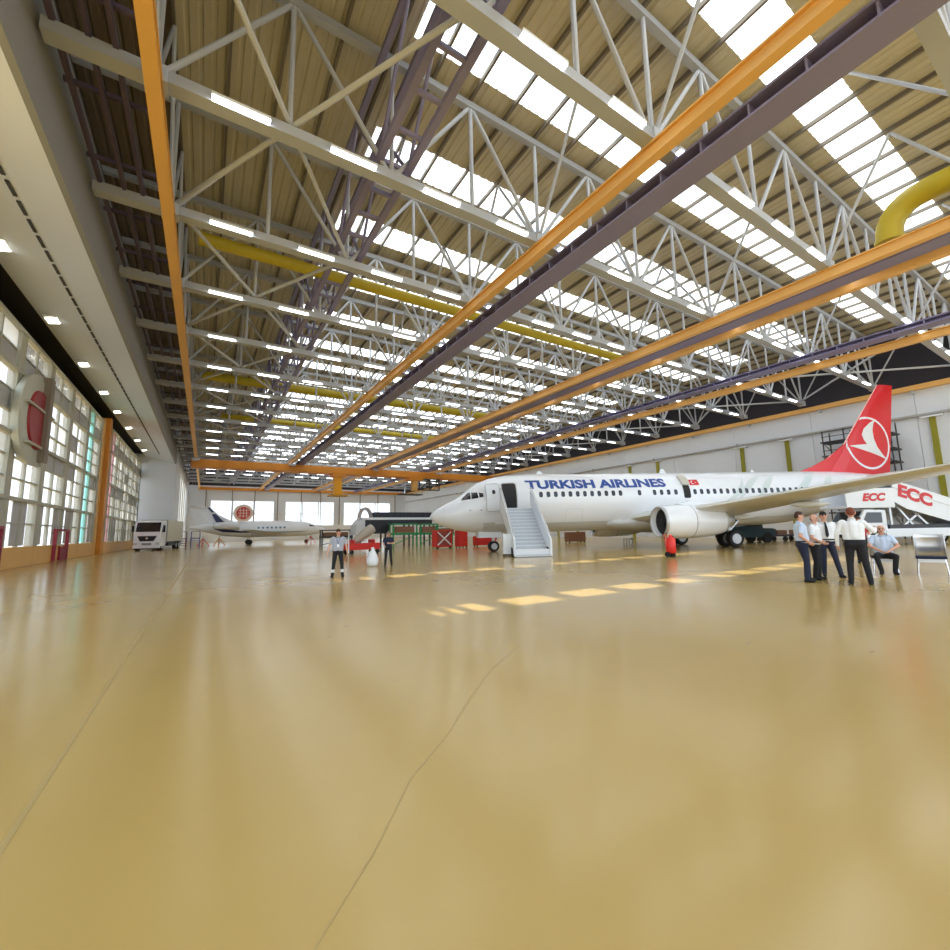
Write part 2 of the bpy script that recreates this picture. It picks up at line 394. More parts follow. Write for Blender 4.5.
# ------------------------------------------------------------------ roof steel
NX = [-1.8+3.45*k for k in range(17)]      # panel points
tr = thing('roof_truss', 'grey steel lattice truss spanning the hangar under the roof', 'truss', (0, TY[0], 0), 0, 'roof trusses')
XE = 53.6
MB().box((-4.1, -.22, ZC-.2), (XE, .22, ZC+.16)).build('bottom_chord', chord_m, tr)
MB().box((-8.4, -.13, ZR-.5), (XE, .13, ZR-.22)).build('top_chord', chord_m, tr)
vert = MB().tube((0, 0, ZC), (0, 0, ZR-.3), .085, n=8).mesh('post', steel, 40)
dg1 = MB().tube((0, 0, ZC), (3.45, 0, ZR-.35), .085, n=8).mesh('diagonal', steel, 40)
dg2 = MB().tube((0, 0, ZC), (-3.45, 0, ZR-.35), .085, n=8).mesh('diagonal', steel, 40)
kb1 = MB().tube((0, 0, ZC), (0, 2.9, ZR-.3), .07, n=8).mesh('brace', steel, 40)
kb2 = MB().tube((0, 0, ZC), (0, -2.9, ZR-.3), .07, n=8).mesh('brace', steel, 40)
kb3 = MB().tube((0, 0, ZC), (1.7, 2.9, ZR-.3), .06, n=8).mesh('brace', steel, 40)
nod = MB().cbox((0, 0, ZC-.02), (.55, .55, .5)).mesh('node', steel)
for k, x in enumerate(NX):
    link('post', vert, tr, (x, 0, 0))
    if k % 2 == 0:
        if k < 16: link('diagonal', dg1, tr, (x, 0, 0))
        if k > 0: link('diagonal', dg2, tr, (x, 0, 0))
    if k % 4 == 0: link('brace', kb1, tr, (x, 0, 0)); link('brace', kb2, tr, (x, 0, 0)); link('node', nod, tr, (x, 0, 0))
    if k % 4 == 2: link('brace', kb3, tr, (x, 0, 0))
for y in TY[1:-1]:
    c = copy_tree(tr); c.location.y = y
# tube lights under the chords
LX = [.3+3.35*k for k in range(16)]
tl = thing('tube_light', 'white tube light fixed along the side of a grey truss chord', 'light', (LX[0], TY[1]-.32, ZC-.14), 0, 'tube lights on the trusses')
MB().box((-.78, -.1, .0), (.78, .1, .09)).build('housing', white_s, tl)
MB().box((-.75, -.085, -.07), (.75, .085, .0)).build('tube', tube_on, tl)
first = True
for y in TY[1:19]:
    for k, x in enumerate(LX):
        if first: first = False; continue
        c = copy_tree(tl); c.location = (x, y-.32, ZC-.14)
# level cross bracing in the outer bays
def bracing(name, label, xa, xb, ys):
    t = thing(name, label, 'bracing', (0, 0, ZC+.28)); xm = (xa+xb)/2
    for i, (y0, y1) in enumerate(zip(ys, ys[1:])):
        for xe in (xa, xb):
            p, q = ((xm, y0, 0), (xe, y1, 0)) if i % 2 else ((xe, y0, 0), (xm, y1, 0))
            MB().tube(p, q, .085, n=8).build('brace', steel, t, 40)
    return t
bracing('cross_bracing', 'grey diagonal tubes zigzagging between the trusses beside the fascia', -1.7, 5.1, TY[:-1])
bracing('cross_bracing', 'grey diagonal tubes zigzagging between the trusses above the dark upper right wall', 40.3, 53.4, TY[:-1])
# purple girders
def girder(label, x, z0, z1, lattice):
    t = thing('purple_girder', label, 'girder', (x, 0, 0))
    L0, L1 = YB, YE-1
    if lattice:
        for dx in (-.55, .55): MB().box((dx-.12, L0, z0), (dx+.12, L1, z0+.22)).build('flange', purple, t)
        for dx in (-.55, .55): MB().box((dx-.1, L0, z1-.25), (dx+.1, L1, z1)).build('flange', purple, t)
        ym = MB()
        st = MB().box((-.5, -.06, z0+.02), (.5, .06, z0+.16)).mesh('batten', purple)
        pz = MB().tube((.55, 0, z0+.1), (.55, PT/2, z1-.1), .07, n=6).mesh('lattice_bar', purple)
        pz2 = MB().tube((.55, PT/2, z1-.1), (.55, PT, z0+.1), .07, n=6).mesh('lattice_bar', purple)
        for y in TY[:-2]:
            link('lattice_bar', pz, t, (0, y, 0)); link('lattice_bar', pz2, t, (0, y, 0)); link('lattice_bar', pz, t, (-1.1, y, 0)); link('lattice_bar', pz2, t, (-1.1, y, 0))
            for q in range(4): link('batten', st, t, (0, y+q*PT/4, 0))
    else:
        MB().box((-.5, L0, z0), (.5, L1, z0+.08)).build('flange', purple, t); MB().box((-.5, L0, z1-.08), (.5, L1, z1)).build('flange', purple, t)
        MB().box((-.06, L0, z0+.08), (.06, L1, z1-.08)).build('web', purple, t)
        st = MB().box((-.48, -.03, z0+.08), (.48, .03, z1-.08)).mesh('stiffener', purple)
        for k in range(40): link('stiffener', st, t, (0, YB+1+k*1.46, 0))
girder('purple latticed girder running lengthwise beside the first skylights', 5.2, ZC+.5, ZR-.55, True)
girder('solid purple plate girder running lengthwise beside a single orange rail', 13.5, ZC-.8, ZC-.25, False)
girder('purple girder running lengthwise in front of the dark upper right wall', 37.7, ZC-.65, ZC-.25, False)
girder('dark girder hung between the two paired orange rails', 26.8, ZC-.6, ZC-.25, False)
lp = thing('catwalk_frame', 'dark purple frame of rails in the shade between fascia and orange rail', 'frame', (-3.0, 0, 0))
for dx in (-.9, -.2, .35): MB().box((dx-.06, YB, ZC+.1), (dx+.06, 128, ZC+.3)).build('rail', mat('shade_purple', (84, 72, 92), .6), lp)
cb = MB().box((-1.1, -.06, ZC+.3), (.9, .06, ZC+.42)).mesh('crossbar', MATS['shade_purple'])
for y in range(0, 46): link('crossbar', cb, lp, (0, YB+1+y*2.9, 0))
# orange crane rails
ZRL = 13.73
def rail(label, x, z=ZRL, y1=YE-.62, wd=.36):
    t = thing('crane_rail', label, 'rail', (x, 0, z))
    MB().box((-wd/2, YB, -.28), (wd/2, y1, -.2)).build('flange', orange, t); MB().box((-.06, YB, -.2), (.06, y1, .2)).build('web', orange, t)
    MB().box((-wd/2, YB, .2), (wd/2, y1, .26)).build('flange', orange, t)
    hg = MB().box((-.07, -.1, .26), (.07, .1, .5)).mesh('hanger', steel)
    for y in TY[:-1]: link('hanger', hg, t, (0, y, 0))
rail('orange crane rail hung nearest the shaded fascia', -1.8)
rail('single orange crane rail hung beside the purple plate girder', 11.9)
rail('one of two paired orange crane rails, the side toward the glazed doors', 25.6)
rail('one of two paired orange crane rails, the side toward the right wall', 28.0)
rail('orange crane rail hung beneath the trusses nearest the white right wall', 40.2)
wrl = thing('crane_rail', 'orange crane rail along the top edge of the white right wall', 'rail', (XW-.25, 0, 13.5))
MB().box((-.25, -12, -.22), (.25, YE-.6, .22)).build('beam', orange, wrl)
bk = MB().box((-.2, -.08, -.5), (.25, .08, -.22)).mesh('bracket', steel)
for k in range(20): link('bracket', bk, wrl, (0, -10+7*k, 0))
frl = thing('crane_rail', 'orange crane rail across the far wall above the glazed bays', 'rail', (0, YE-.3, 13.6))
MB().box((-2, -.25, -.3), (XW-.6, .25, .35)).build('beam', orange_deep, frl)
# yellow ducts
def duct(label, pts, r):
    t = thing('yellow_duct', label, 'duct', (0, 0, 0)); b = MB()
    n = len(pts); rings = []
    P = [Vector(p) for p in pts]
    for i in range(n):
        dd = ((P[min(i+1, n-1)]-P[i]).normalized()+(P[i]-P[max(i-1, 0)]).normalized()).normalized()
        u = Vector((1, 0, 0)) if abs(dd.x) < .5 else Vector((0, 1, 0)); a = dd.cross(u).normalized(); c = a.cross(dd)
        rings.append([P[i]+a*math.cos(k*math.pi/8)*r+c*math.sin(k*math.pi/8)*r for k in range(16)])
    b.loft(rings); b.build('pipe', duct_y, t, 50)
    for f in (0, n-1):
        q = P[f]; dd = (P[1]-P[0]).normalized() if f == 0 else (P[-1]-P[-2]).normalized()
        MB().tube(q-dd*.08, q+dd*.08, r*1.1, n=16).build('collar', duct_y, t, 50)
duct('yellow duct running crosswise over the trusses nearest the open floor', [(x, 23.5, 16) for x in (-.9, 10, 20, 32)], .32)
duct('yellow duct running crosswise over the middle trusses', [(x, 44.9, 16) for x in (-.9, 10, 20, 34)], .4)
duct('yellow duct running crosswise over the trusses ahead of the orange crane bridge', [(x, 60.2, 16) for x in (1, 10, 20, 30)], .45)
ep = [(26.3, -8, 16), (26.3, 3.9, 16)]+[(26.3, 4.0+1.3*math.sin(t), 16-1.3*(1-math.cos(t))) for t in (.25, .5, .75, 1.0, 1.25, 1.5)]+[(26.3, 5.32, 14.4)]
duct('fat yellow duct with a downward elbow above the paired orange rails', ep, .5)
# bridge crane
cr_ = thing('bridge_crane', 'orange bridge crane spanning below the trusses ahead of the far wall', 'crane', (0, 79, 0))
MB().box((-2.4, -.5, 12.15), (53.7, .5, 13.39)).build('girder', orange_deep, cr_, bev=.05)
MB().box((-2.4, .9, 12.1), (53.7, 1.5, 12.9)).build('girder', orange_deep, cr_)
for x in (-1.8, 12.1, 26.8, 40.2): MB().box((x-.5, -1.2, 13.05), (x+.5, 1.8, 13.45)).build('end_truck', alu, cr_)
MB().box((18.9, -.9, 11.6), (21.2, 1.7, 12.1)).build('trolley', orange_deep, cr_)
MB().box((19.3, -.5, 8.3), (20.6, .8, 12.3)).build('mast', mat('mast_yellow', (236, 166, 10), .45), cr_)
MB().box((18.4, -.9, 8.1), (21.6, 1.2, 8.35)).build('platform', mat('mast_yellow2', (190, 140, 30), .5), cr_)
MB().box((33.6, -.9, 11.6), (36.6, 1.7, 12.1)).build('trolley', orange_deep, cr_)
MB().box((34.6, -.4, 9.6), (35.6, .6, 12.3)).build('mast', orange, cr_)
cab = MB()
for p, q in (((36.2, 0, 9.8), (40.6, 0, 9.8)), ((36.2, 0, 12.0), (40.6, 0, 12.0)), ((36.2, 0, 9.8), (36.2, 0, 12.7)), ((38.4, 0, 9.8), (38.4, 0, 12.7)), ((40.6, 0, 9.8), (40.6, 0, 12.7)), ((36.2, 0, 9.8), (38.4, 0, 12)), ((38.4, 0, 9.8), (40.6, 0, 12))): cab.bar(p, q, .18)
cab.build('service_cage', dgrey, cr_)
MB().box((31.8, -.9, 8.7), (36.5, 1.2, 8.9)).build('platform', dgrey, cr_)
# ------------------------------------------------------------------ passenger jet
PS, PTH = 1.021, -.402
jet = thing('passenger_jet', 'large white passenger jet with red tail fin and blue lettering', 'airplane', (12.987, 26.709, 0), PTH, sc=PS)
def zz(x): return .011*(x-19)
FS = [(0, 2.62, 2.62, .02), (.12, 2.4, 2.86, .24), (.35, 2.22, 3.05, .45), (.8, 1.98, 3.32, .76), (1.4, 1.77, 3.6, 1.04), (2.0, 1.63, 3.9, 1.25), (2.6, 1.53, 4.42, 1.43),
      (3.2, 1.46, 4.83, 1.57), (4.0, 1.41, 5.12, 1.7), (5.2, 1.38, 5.32, 1.82), (6.6, 1.37, 5.38, 1.88), (10, 1.37, 5.38, 1.88), (17, 1.37, 5.38, 1.88), (25, 1.37, 5.38, 1.88), (27, 1.5, 5.38, 1.87),
      (29, 1.9, 5.38, 1.78), (31, 2.45, 5.36, 1.58), (33, 3.0, 5.28, 1.28), (35, 3.55, 5.14, .9), (36.8, 4.0, 4.95, .5), (37.7, 4.25, 4.75, .22), (38.0, 4.4, 4.6, .05)]
FX = np.array([f[0] for f in FS])
def fus(x): return [float(np.interp(x, FX, [f[k] for f in FS])) for k in (1, 2, 3)]
def surf_y(x, z):
    b, t, hw = fus(x); zc = b+.53*(t-b); hh = (t-zc) if z > zc else (zc-b)
    return hw*math.sqrt(max(0, 1-((z-zc)/hh)**2))
xs = sorted(set([round(v, 3) for v in np.concatenate([np.linspace(0, 1, 9)**1.5*3.2, np.arange(3.2, 7, .25), np.arange(7, 26, 1.0), np.arange(26, 38.01, .5)])]))
b_ = MB(); rings = []; NSG = 72
for x in xs:
    bt, tp, hw = fus(x); zc = bt+.53*(tp-bt); ring = []
    for i in range(NSG):
        t = 2*math.pi*i/NSG; cz = math.sin(t); ring.append((x, hw*math.cos(t), zc+cz*(tp-zc if cz > 0 else zc-bt)+zz(x)))
    rings.append(ring)
b_.loft(rings)
me = b_.mesh('fuselage', [white_p, belly], True)
for p in me.polygons:
    if p.center.z-zz(p.center.x) < 2.05 and p.center.x > 3.5: p.material_index = 1
link('fuselage', me, jet)
def decal_mesh(name, bm, M, off=.012, side=-1, sy=surf_y, shear=True, stepz=.12, stepx=None):
    """wrap a flat (x,z) shape, held as (x,z,0), around the skin"""
    zs = [v.co.y for v in bm.verts]; z = min(zs)
    k = math.ceil(min(zs)/stepz)*stepz
    while k < max(zs):
        bmesh.ops.bisect_plane(bm, geom=bm.verts[:]+bm.edges[:]+bm.faces[:], plane_co=(0, k, 0), plane_no=(0, 1, 0)); k += stepz
    if stepx:
        xv = [v.co.x for v in bm.verts]; k = min(xv)+stepx
        while k < max(xv): bmesh.ops.bisect_plane(bm, geom=bm.verts[:]+bm.edges[:]+bm.faces[:], plane_co=(k, 0, 0), plane_no=(1, 0, 0)); k += stepx
    bmesh.ops.triangulate(bm, faces=bm.faces[:])
    for v in bm.verts:
        x, z = v.co.x, v.co.y; v.co = (x, side*(sy(x, z)+off), z+(zz(x) if shear else 0))
    bmesh.ops.recalc_face_normals(bm, faces=bm.faces)
    me = bpy.data.meshes.new(name); bm.to_mesh(me); bm.free(); me.materials.append(M); return me
def poly_bm(polys):
    bm = bmesh.new()
    for poly in polys: bm.faces.new([bm.verts.new((x, z, 0)) for x, z in poly])
    return bm
def decal(name, polys, M, parent=jet, **kw): return link(name, decal_mesh(name, poly_bm(polys), M, **kw), parent)
def text_bm(body, x0, x1, z0, z1, bold=.02, shear=0):
    cu = bpy.data.curves.new('txt', 'FONT'); cu.body = body; cu.offset = bold; cu.resolution_u = 4; cu.shear = shear
    to = bpy.data.objects.new('txt', cu); COL.objects.link(to); bpy.context.view_layer.update()
    me = bpy.data.meshes.new_from_object(to.evaluated_get(bpy.context.evaluated_depsgraph_get()))
    bpy.data.objects.remove(to); bpy.data.curves.remove(cu)
    bm = bmesh.new(); bm.from_mesh(me); bpy.data.meshes.remove(me)
    X = [v.co.x for v in bm.verts]; Y = [v.co.y for v in bm.verts]
    for v in bm.verts: v.co = (x0+(v.co.x-min(X))/(max(X)-min(X))*(x1-x0), z0+(v.co.y-min(Y))/(max(Y)-min(Y))*(z1-z0), 0)
    bmesh.ops.remove_doubles(bm, verts=bm.verts[:], dist=1e-5)
    return bm
def rrect(x, z, w_, h_, r=.06):
    out = []
    for cx, cz, a0 in ((x+w_/2-r, z+h_/2-r, 0), (x-w_/2+r, z+h_/2-r, 90), (x-w_/2+r, z-h_/2+r, 180), (x+w_/2-r, z-h_/2+r, 270)):
        for a in (0, 45, 90): out.append((cx+r*math.cos(R(a0+a)), cz+r*math.sin(R(a0+a))))
    return out
for sd in (-1, 1):
    bm = text_bm('TURKISH AIRLINES', 6.25, 16.3, 4.2, 4.84, .045)
    if sd == 1:
        for v in bm.verts: v.co.x = 22.55-v.co.x
    tag(link('lettering', decal_mesh('lettering', bm, blue_t, side=sd), jet), 'blue airline name lettering')
for x in [7.2+.508*k for k in range(12)]+[14.18, 15.3, 15.82, 16.35, 16.9]+[18.36+.508*k for k in range(19)]:
    for sd in (-1, 1): decal('cabin_window', [rrect(x, 3.83, .26, .38, .1)], win_d, side=sd, off=.01)
# cockpit glazing
decal('cockpit_window', [[(2.0, 3.62), (2.12, 3.78), (2.5, 4.12), (2.62, 4.12), (2.6, 3.66)]], glass_d, stepz=.06, stepx=.1, off=.018)
decal('cockpit_window', [[(2.66, 3.67), (2.68, 4.12), (3.05, 4.1), (3.1, 3.72)]], glass_d, stepz=.06, stepx=.1, off=.018)
decal('cockpit_window', [[(3.16, 3.74), (3.14, 4.08), (3.4, 4.02), (3.42, 3.78)]], glass_d, stepz=.06, stepx=.1, off=.018)
for nm, q in (('cockpit_window', [(2.0, 3.62), (2.12, 3.78), (2.5, 4.12), (2.62, 4.12), (2.6, 3.66)]),): decal(nm, [q], glass_d, side=1, stepz=.06, stepx=.1, off=.018)
decal('radome_seam', [[(.86, 2.2), (.88, 2.2), (.88, 3.2), (.86, 3.2)]], tulip, off=.006)
decal('registration_mark', [[(2.5, 2.9), (3.3, 2.9), (3.3, 2.94), (2.5, 2.94)]], dgrey, off=.006)
# forward door: dark doorway, frame, leaf swung forward
decal('doorway', [rrect(5.1, 3.72, .92, 1.85, .12)], mat('cabin_dark', (46, 44, 46), .8), off=.03, stepx=.15, stepz=.08)
def ringpoly(o, i): return [[o[k], o[(k+1) % len(o)], i[(k+1) % len(o)], i[k]] for k in range(len(o))]
decal('door_frame', ringpoly(rrect(5.1, 3.72, 1.06, 2.0, .16), rrect(5.1, 3.72, .92, 1.85, .12)), belly, off=.035, stepz=.08)
lf = MB(); rr = rrect(3.98, 3.72, .9, 1.86, .12)
bmx = poly_bm([rr]); dm = decal_mesh('door_leaf', bmx, white_s, off=.3); lfo = link('door_leaf', dm, jet); sm = lfo.modifiers.new('thick', 'SOLIDIFY'); sm.thickness = .14
MB().bar((4.38, -1.9, 3.4), (4.68, -1.75, 3.4), .08).build('hinge_arm', dgrey, lfo)
MB().box((4.6, -2.02, 2.9), (4.72, -1.75, 3.3)).build('door_handle', dgrey, lfo)
decal('leaf_edge', ringpoly(rrect(3.98, 3.72, .9, 1.86, .12), rrect(3.98, 3.72, .82, 1.78, .1)), mat('leaf_edge_grey', (186, 188, 192), .5), lfo, off=.315, stepz=.08)
decal('door_window', [rrect(4.03, 4.05, .2, .28, .08)], win_d, lfo, off=.32)
# overwing exit open with the hatch swung up, flag next to it
decal('overwing_exit', [rrect(17.75, 3.86, .52, .92, .1)], MATS['cabin_dark'], off=.014)
hm = decal_mesh('exit_hatch', poly_bm([rrect(17.75, 4.72, .6, .78, .14)]), mat('hatch_inside', (196, 192, 182), .5), off=.16); ho = link('exit_hatch', hm, jet); sm = ho.modifiers.new('t', 'SOLIDIFY'); sm.thickness = .08
decal('flag', [[(18.1, 4.3), (18.85, 4.3), (18.85, 4.72), (18.1, 4.72)]], red_p, off=.016)
fl_c = [(18.4+.13*math.cos(t), 4.51+.13*math.sin(t)) for t in np.linspace(.6, 5.7, 12)]+[(18.43+.1*math.cos(t), 4.51+.1*math.sin(t)) for t in np.linspace(5.5, .8, 12)]
decal('flag_crescent', [fl_c], white_s, off=.02)
decal('flag_star', [[(18.62+(.06 if k % 2 == 0 else .025)*math.cos(math.pi*k/5+math.pi), 4.51+(.06 if k % 2 == 0 else .025)*math.sin(math.pi*k/5)) for k in range(10)]], white_s, off=.02)
decal('cargo_door_seam', ringpoly(rrect(9.5, 2.4, 1.2, .9, .1), rrect(9.5, 2.4, 1.16, .86, .09)), belly, off=.006)
decal('aft_door_seam', ringpoly(rrect(31.4, 3.75, .82, 1.7, .14), rrect(31.4, 3.75, .76, 1.64, .12)), belly, off=.008)
# pale tulip sweeps on the aft skin
def sweep(x0, z0, x1, z1, bend, wd):
    A, B = [], []
    for t in np.linspace(0, 1, 12):
        x = x0+(x1-x0)*t; z = z0+(z1-z0)*t+bend*math.sin(math.pi*t); ww = wd*math.sin(math.pi*min(1, .06+t*.94))
        A.append((x-ww*.5, z+ww*.15)); B.append((x+ww*.5, z-ww*.15))
    return A+B[::-1]
for a in ((21.6, 3.0, 24.2, 5.0, .35, .5), (23.2, 3.0, 25.4, 5.05, .3, .45), (24.8, 3.1, 28.2, 5.1, -.5, .7), (26.6, 3.3, 28.9, 5.1, .3, .5), (20.6, 3.05, 22.6, 4.9, -.4, .4), (28.6, 3.2, 30.4, 5.0, .3, .5)):
    decal('tulip_sweep', [sweep(*a)], tulip, off=.006)
# wings
def airfoil(le, y, z, c, tk, n=9):
    up_, lo_ = [], []
    for i in range(n):
        u = (1-math.cos(math.pi*i/(n-1)))/2; t = tk*c*(2.9*math.sqrt(u)-1.26*u-3.5*u*u+2.84*u**3-1.0*u**4)*.55
        up_.append((le+u*c, y, z+t)); lo_.append((le+u*c, y, z-t*.75))
    return up_+lo_[-2:0:-1]
def lerp_sec(S, n):
    out = []
    for (a, b) in zip(S, S[1:]):
        for k in range(n): t = k/n; out.append([a[i]+(b[i]-a[i])*t for i in range(len(a))])
    return out+[list(S[-1])]
WS = [(.6, 13.0, 8.0, 1.98, .13), (1.9, 13.7, 7.4, 2.1, .125), (5.8, 15.75, 5.3, 2.52, .11), (17.0, 21.75, 1.65, 4.05, .085)]
for sd in (-1, 1):
    wg = MB().loft([airfoil(le, sd*y, z+zz(le)*.3, c, tk) for y, le, c, z, tk in lerp_sec(WS, 4)]).build('wing', wing_g, jet, 40)
    for y in (3.6, 8.0):
        t = (y-5.8)/11.2; le = 15.75+6*max(t, (y-5.8)/3.9*.34); te = le+(5.3-3.65*max(t, 0))+(.5 if y < 5 else 0); z = 2.52+1.43*t-.28
        MB().lathe([(-1.7, .02), (-1.3, .14), (-.4, .22), (.4, .16), (1.0, .03)], (te-.2, sd*y, z), 'x', 12).build('flap_fairing', wing_g, wg, True)
    le = MB()
    MB().loft([airfoil(21.8, sd*17.0, 4.05, 1.6, .08), airfoil(22.5, sd*17.35, 4.7, 1.25, .08), airfoil(23.6, sd*17.75, 6.2, .6, .08)]).build('winglet', white_p, wg, 40)
MB().loft([[(x, 1.98*math.sqrt(max(.0004, 1-((x-17)/5.6)**2))**.6*math.cos(2*math.pi*i/24), 1.8+(.78*math.sqrt(max(.0004, 1-((x-17)/5.6)**2)))*math.sin(2*math.pi*i/24)) for i in range(24)] for x in np.linspace(11.42, 22.58, 17)]).build('wing_fairing', belly, jet, True)
HS = [(.5, 33.6, 4.2, 4.75, .1), (7.1, 37.4, 1.3, 5.4, .09)]
for sd in (-1, 1): MB().loft([airfoil(le, sd*y, z+zz(le), c, tk) for y, le, c, z, tk in lerp_sec(HS, 3)]).build('tailplane', wing_g, jet, 40)
# fin
def fin_le(z): return 32.3+(z-6.35)*(37.25-32.3)/(12.6-6.35)
def fin_te(z): return 37.35+(z-5.4)*(38.75-37.35)/(12.6-5.4)
def fin_t(x, z):
    if z < 7.6 and x < fin_le(z)+.4: return .12
    u = min(1, max(0, (x-fin_le(z))/(fin_te(z)-fin_le(z)))); tk = .26-.16*(z-5.4)/7.2
    return tk*max(.02, (2.9*math.sqrt(u)-1.26*u-3.5*u*u+2.84*u**3-1.0*u**4))*.55*1.9
rings = []
for z in np.linspace(5.0, 12.6, 12):
    us = [(1-math.cos(math.pi*i/12))/2 for i in range(13)]; c = fin_te(z)-fin_le(z)
    pu = [(fin_le(z)+u*c, fin_t(fin_le(z)+u*c, z), z+.2) for u in us]; rings.append(pu+[(x, -y, q) for x, y, q in pu[-2:0:-1]])
fin = MB().loft(rings).build('tail_fin', red_p, jet, 50)
MB().prism([(28.6, 5.4), (30.2, 5.95), (31.4, 6.5), (32.5, 7.2), (33.3, 7.75), (34.0, 7.6), (34.2, 5.2), (28.6, 5.2)], -.1, .1).build('dorsal_fin', red_p, fin)
ft = lambda x, z: fin_t(x, z-.2)
cl = lambda x, z: max(x, fin_le(z-.2)+.06) if z > 7.7 else x
ci = lambda r: [(cl(35.44+r*math.cos(t), 7.83+r*math.sin(t)), 7.83+r*math.sin(t)) for t in np.linspace(0, 2*math.pi, 49)[:-1]]
ST = dict(sy=ft, shear=False, stepz=.35, stepx=.35, off=.015)
bird = [(36.5, 9.85), (35.75, 9.5), (35.1, 9.0), (34.82, 8.5), (34.95, 8.05), (35.2, 7.72), (34.6, 7.68), (33.55, 7.58), (34.5, 7.3), (35.6, 7.0), (36.4, 6.75), (37.2, 6.45), (36.7, 6.95), (36.25, 7.5), (35.98, 8.2), (35.95, 8.9), (36.15, 9.5)]
for sd in (-1, 1):
    decal('logo_ring', [q for q in ringpoly(ci(2.17), ci(2.0)) if len(set((round(a, 4), round(b, 4)) for a, b in q)) == 4], white_s, fin, side=sd, **ST)
    decal('logo_bird', [bird], mat('logo_white', (226, 230, 232), .35), fin, side=sd, **ST)
MB().loft([[(fin_le(z)-.05, 0, z+.2), (fin_le(z)+.1, -.1+.004*z, z+.2), (fin_le(z)+.1, .1-.004*z, z+.2)] for z in (7.5, 10, 12.55)]).build('leading_edge', mat('edge_pink', (238, 196, 196), .4), fin)
# engines
for sd in (-1, 1):
    cx, cy, cz = 13.55, sd*4.83, 1.74
    en = MB().lathe([(.35, .8), (.12, .84), (.0, .88), (.05, .93), (.3, .99), (1.1, 1.03), (2.2, 1.02), (3.2, .95), (4.0, .82), (4.25, .74), (4.2, .68), (3.7, .66)], (cx, cy, cz), 'x', 36, cap=False).build('engine', white_p, jet, True)
    MB().lathe([(.34, .805), (.1, .85), (-.015, .88), (.04, .935), (.16, .965)], (cx, cy, cz), 'x', 36, cap=False).build('inlet_lip', alu, en, True)
    MB().lathe([(.35, .805), (.9, .81), (.92, .02)], (cx, cy, cz), 'x', 36, cap=False).build('inlet_duct', dgrey, en, True)
    fb = MB()
    for k in range(24):
        a = 2*math.pi*k/24; fb.add([(cx+.86, cy+.2*math.cos(a), cz+.2*math.sin(a)), (cx+.8, cy+.2*math.cos(a+.2), cz+.2*math.sin(a+.2)), (cx+.76, cy+.79*math.cos(a+.22), cz+.79*math.sin(a+.22)), (cx+.88, cy+.79*math.cos(a), cz+.79*math.sin(a))], [(0, 1, 2, 3)])
    fo = fb.build('fan_blades', mat('fan_metal', (70, 72, 82), .35, metal=.5), en); fo['kind'] = 'stuff'
    MB().lathe([(.4, .01), (.6, .1), (.88, .22)], (cx, cy, cz), 'x', 20).build('spinner', dgrey, en, True)
    MB().lathe([(3.6, .6), (4.4, .5), (4.9, .4)], (cx, cy, cz), 'x', 24).build('core_nozzle', alu, en, True)
    MB().lathe([(4.7, .28), (5.4, .02)], (cx, cy, cz), 'x', 18).build('exhaust_cone', dgrey, en, True)
    MB().prism([(cx+1.2, cz+1.05), (cx+2.2, cz+1.25), (cx+5.2, 2.75), (cx+6.4, 2.4), (cx+4.6, cz+.7), (cx+3, cz+.9)], cy-.16, cy+.16).build('pylon', white_p, en)
    MB().lathe([(1.9, 1.029), (1.93, 1.029)], (cx, cy, cz), 'x', 36, cap=False).build('cowl_seam', dgrey, en)
# gear
def wheel(parent, c, r, w_, n=22):
    o = MB().lathe([(-w_/2, r*.62), (-w_/2, r*.9), (-w_*.3, r), (w_*.3, r), (w_/2, r*.9), (w_/2, r*.62)], c, 'y', n).build('wheel', black, parent, 40)
    MB().lathe([(-w_/2-.015, r*.3), (-w_/2-.01, r*.58), (w_/2+.01, r*.58), (w_/2+.015, r*.3)], c, 'y', n).build('hub', mat('hub_grey', (196, 198, 202), .4, metal=.3), o, 40)
    return o
def gear(x, y, r, w_, gap, top, rake=0):
    g = MB().tube((x, y, r), (x-rake, y, top), .1, .13, 12).build('landing_gear', alu, jet, 40)
    MB().tube((x, y-gap-w_/2, r), (x, y+gap+w_/2, r), .07, n=10).build('axle', alu, g)
    MB().bar((x, y, r+.5), (x+1.0, y, top), .09).build('drag_strut', alu, g)
    MB().bar((x+.12, y, r+.15), (x+.3, y, r+.5), .06).build('torque_link', alu, g)
    for s_ in (-1, 1): wheel(jet, (x, y+s_*gap, r), r, w_)
    return g
gear(4.3, 0, .36, .2, .21, 1.6)
for sd in (-1, 1): gear(19.9, sd*2.86, .565, .4, .44, 2.0)
for sd in (-1, 1): MB().box((3.2, sd*.42-.02, .95), (4.8, sd*.42+.02, 1.6)).build('gear_door', white_s, jet)
MB().prism([(7.5, 5.3), (7.6, 5.5), (7.8, 5.5), (8.0, 5.3)], -.02, .02).build('antenna', white_s, jet)
MB().prism([(16.9, 5.35), (17.05, 5.68), (17.25, 5.68), (17.5, 5.35)], -.02, .02).build('antenna', white_s, jet)
MB().prism([(24.5, 5.4), (24.6, 5.62), (24.7, 5.62), (24.95, 5.4)], -.02, .02).build('antenna', white_s, jet)

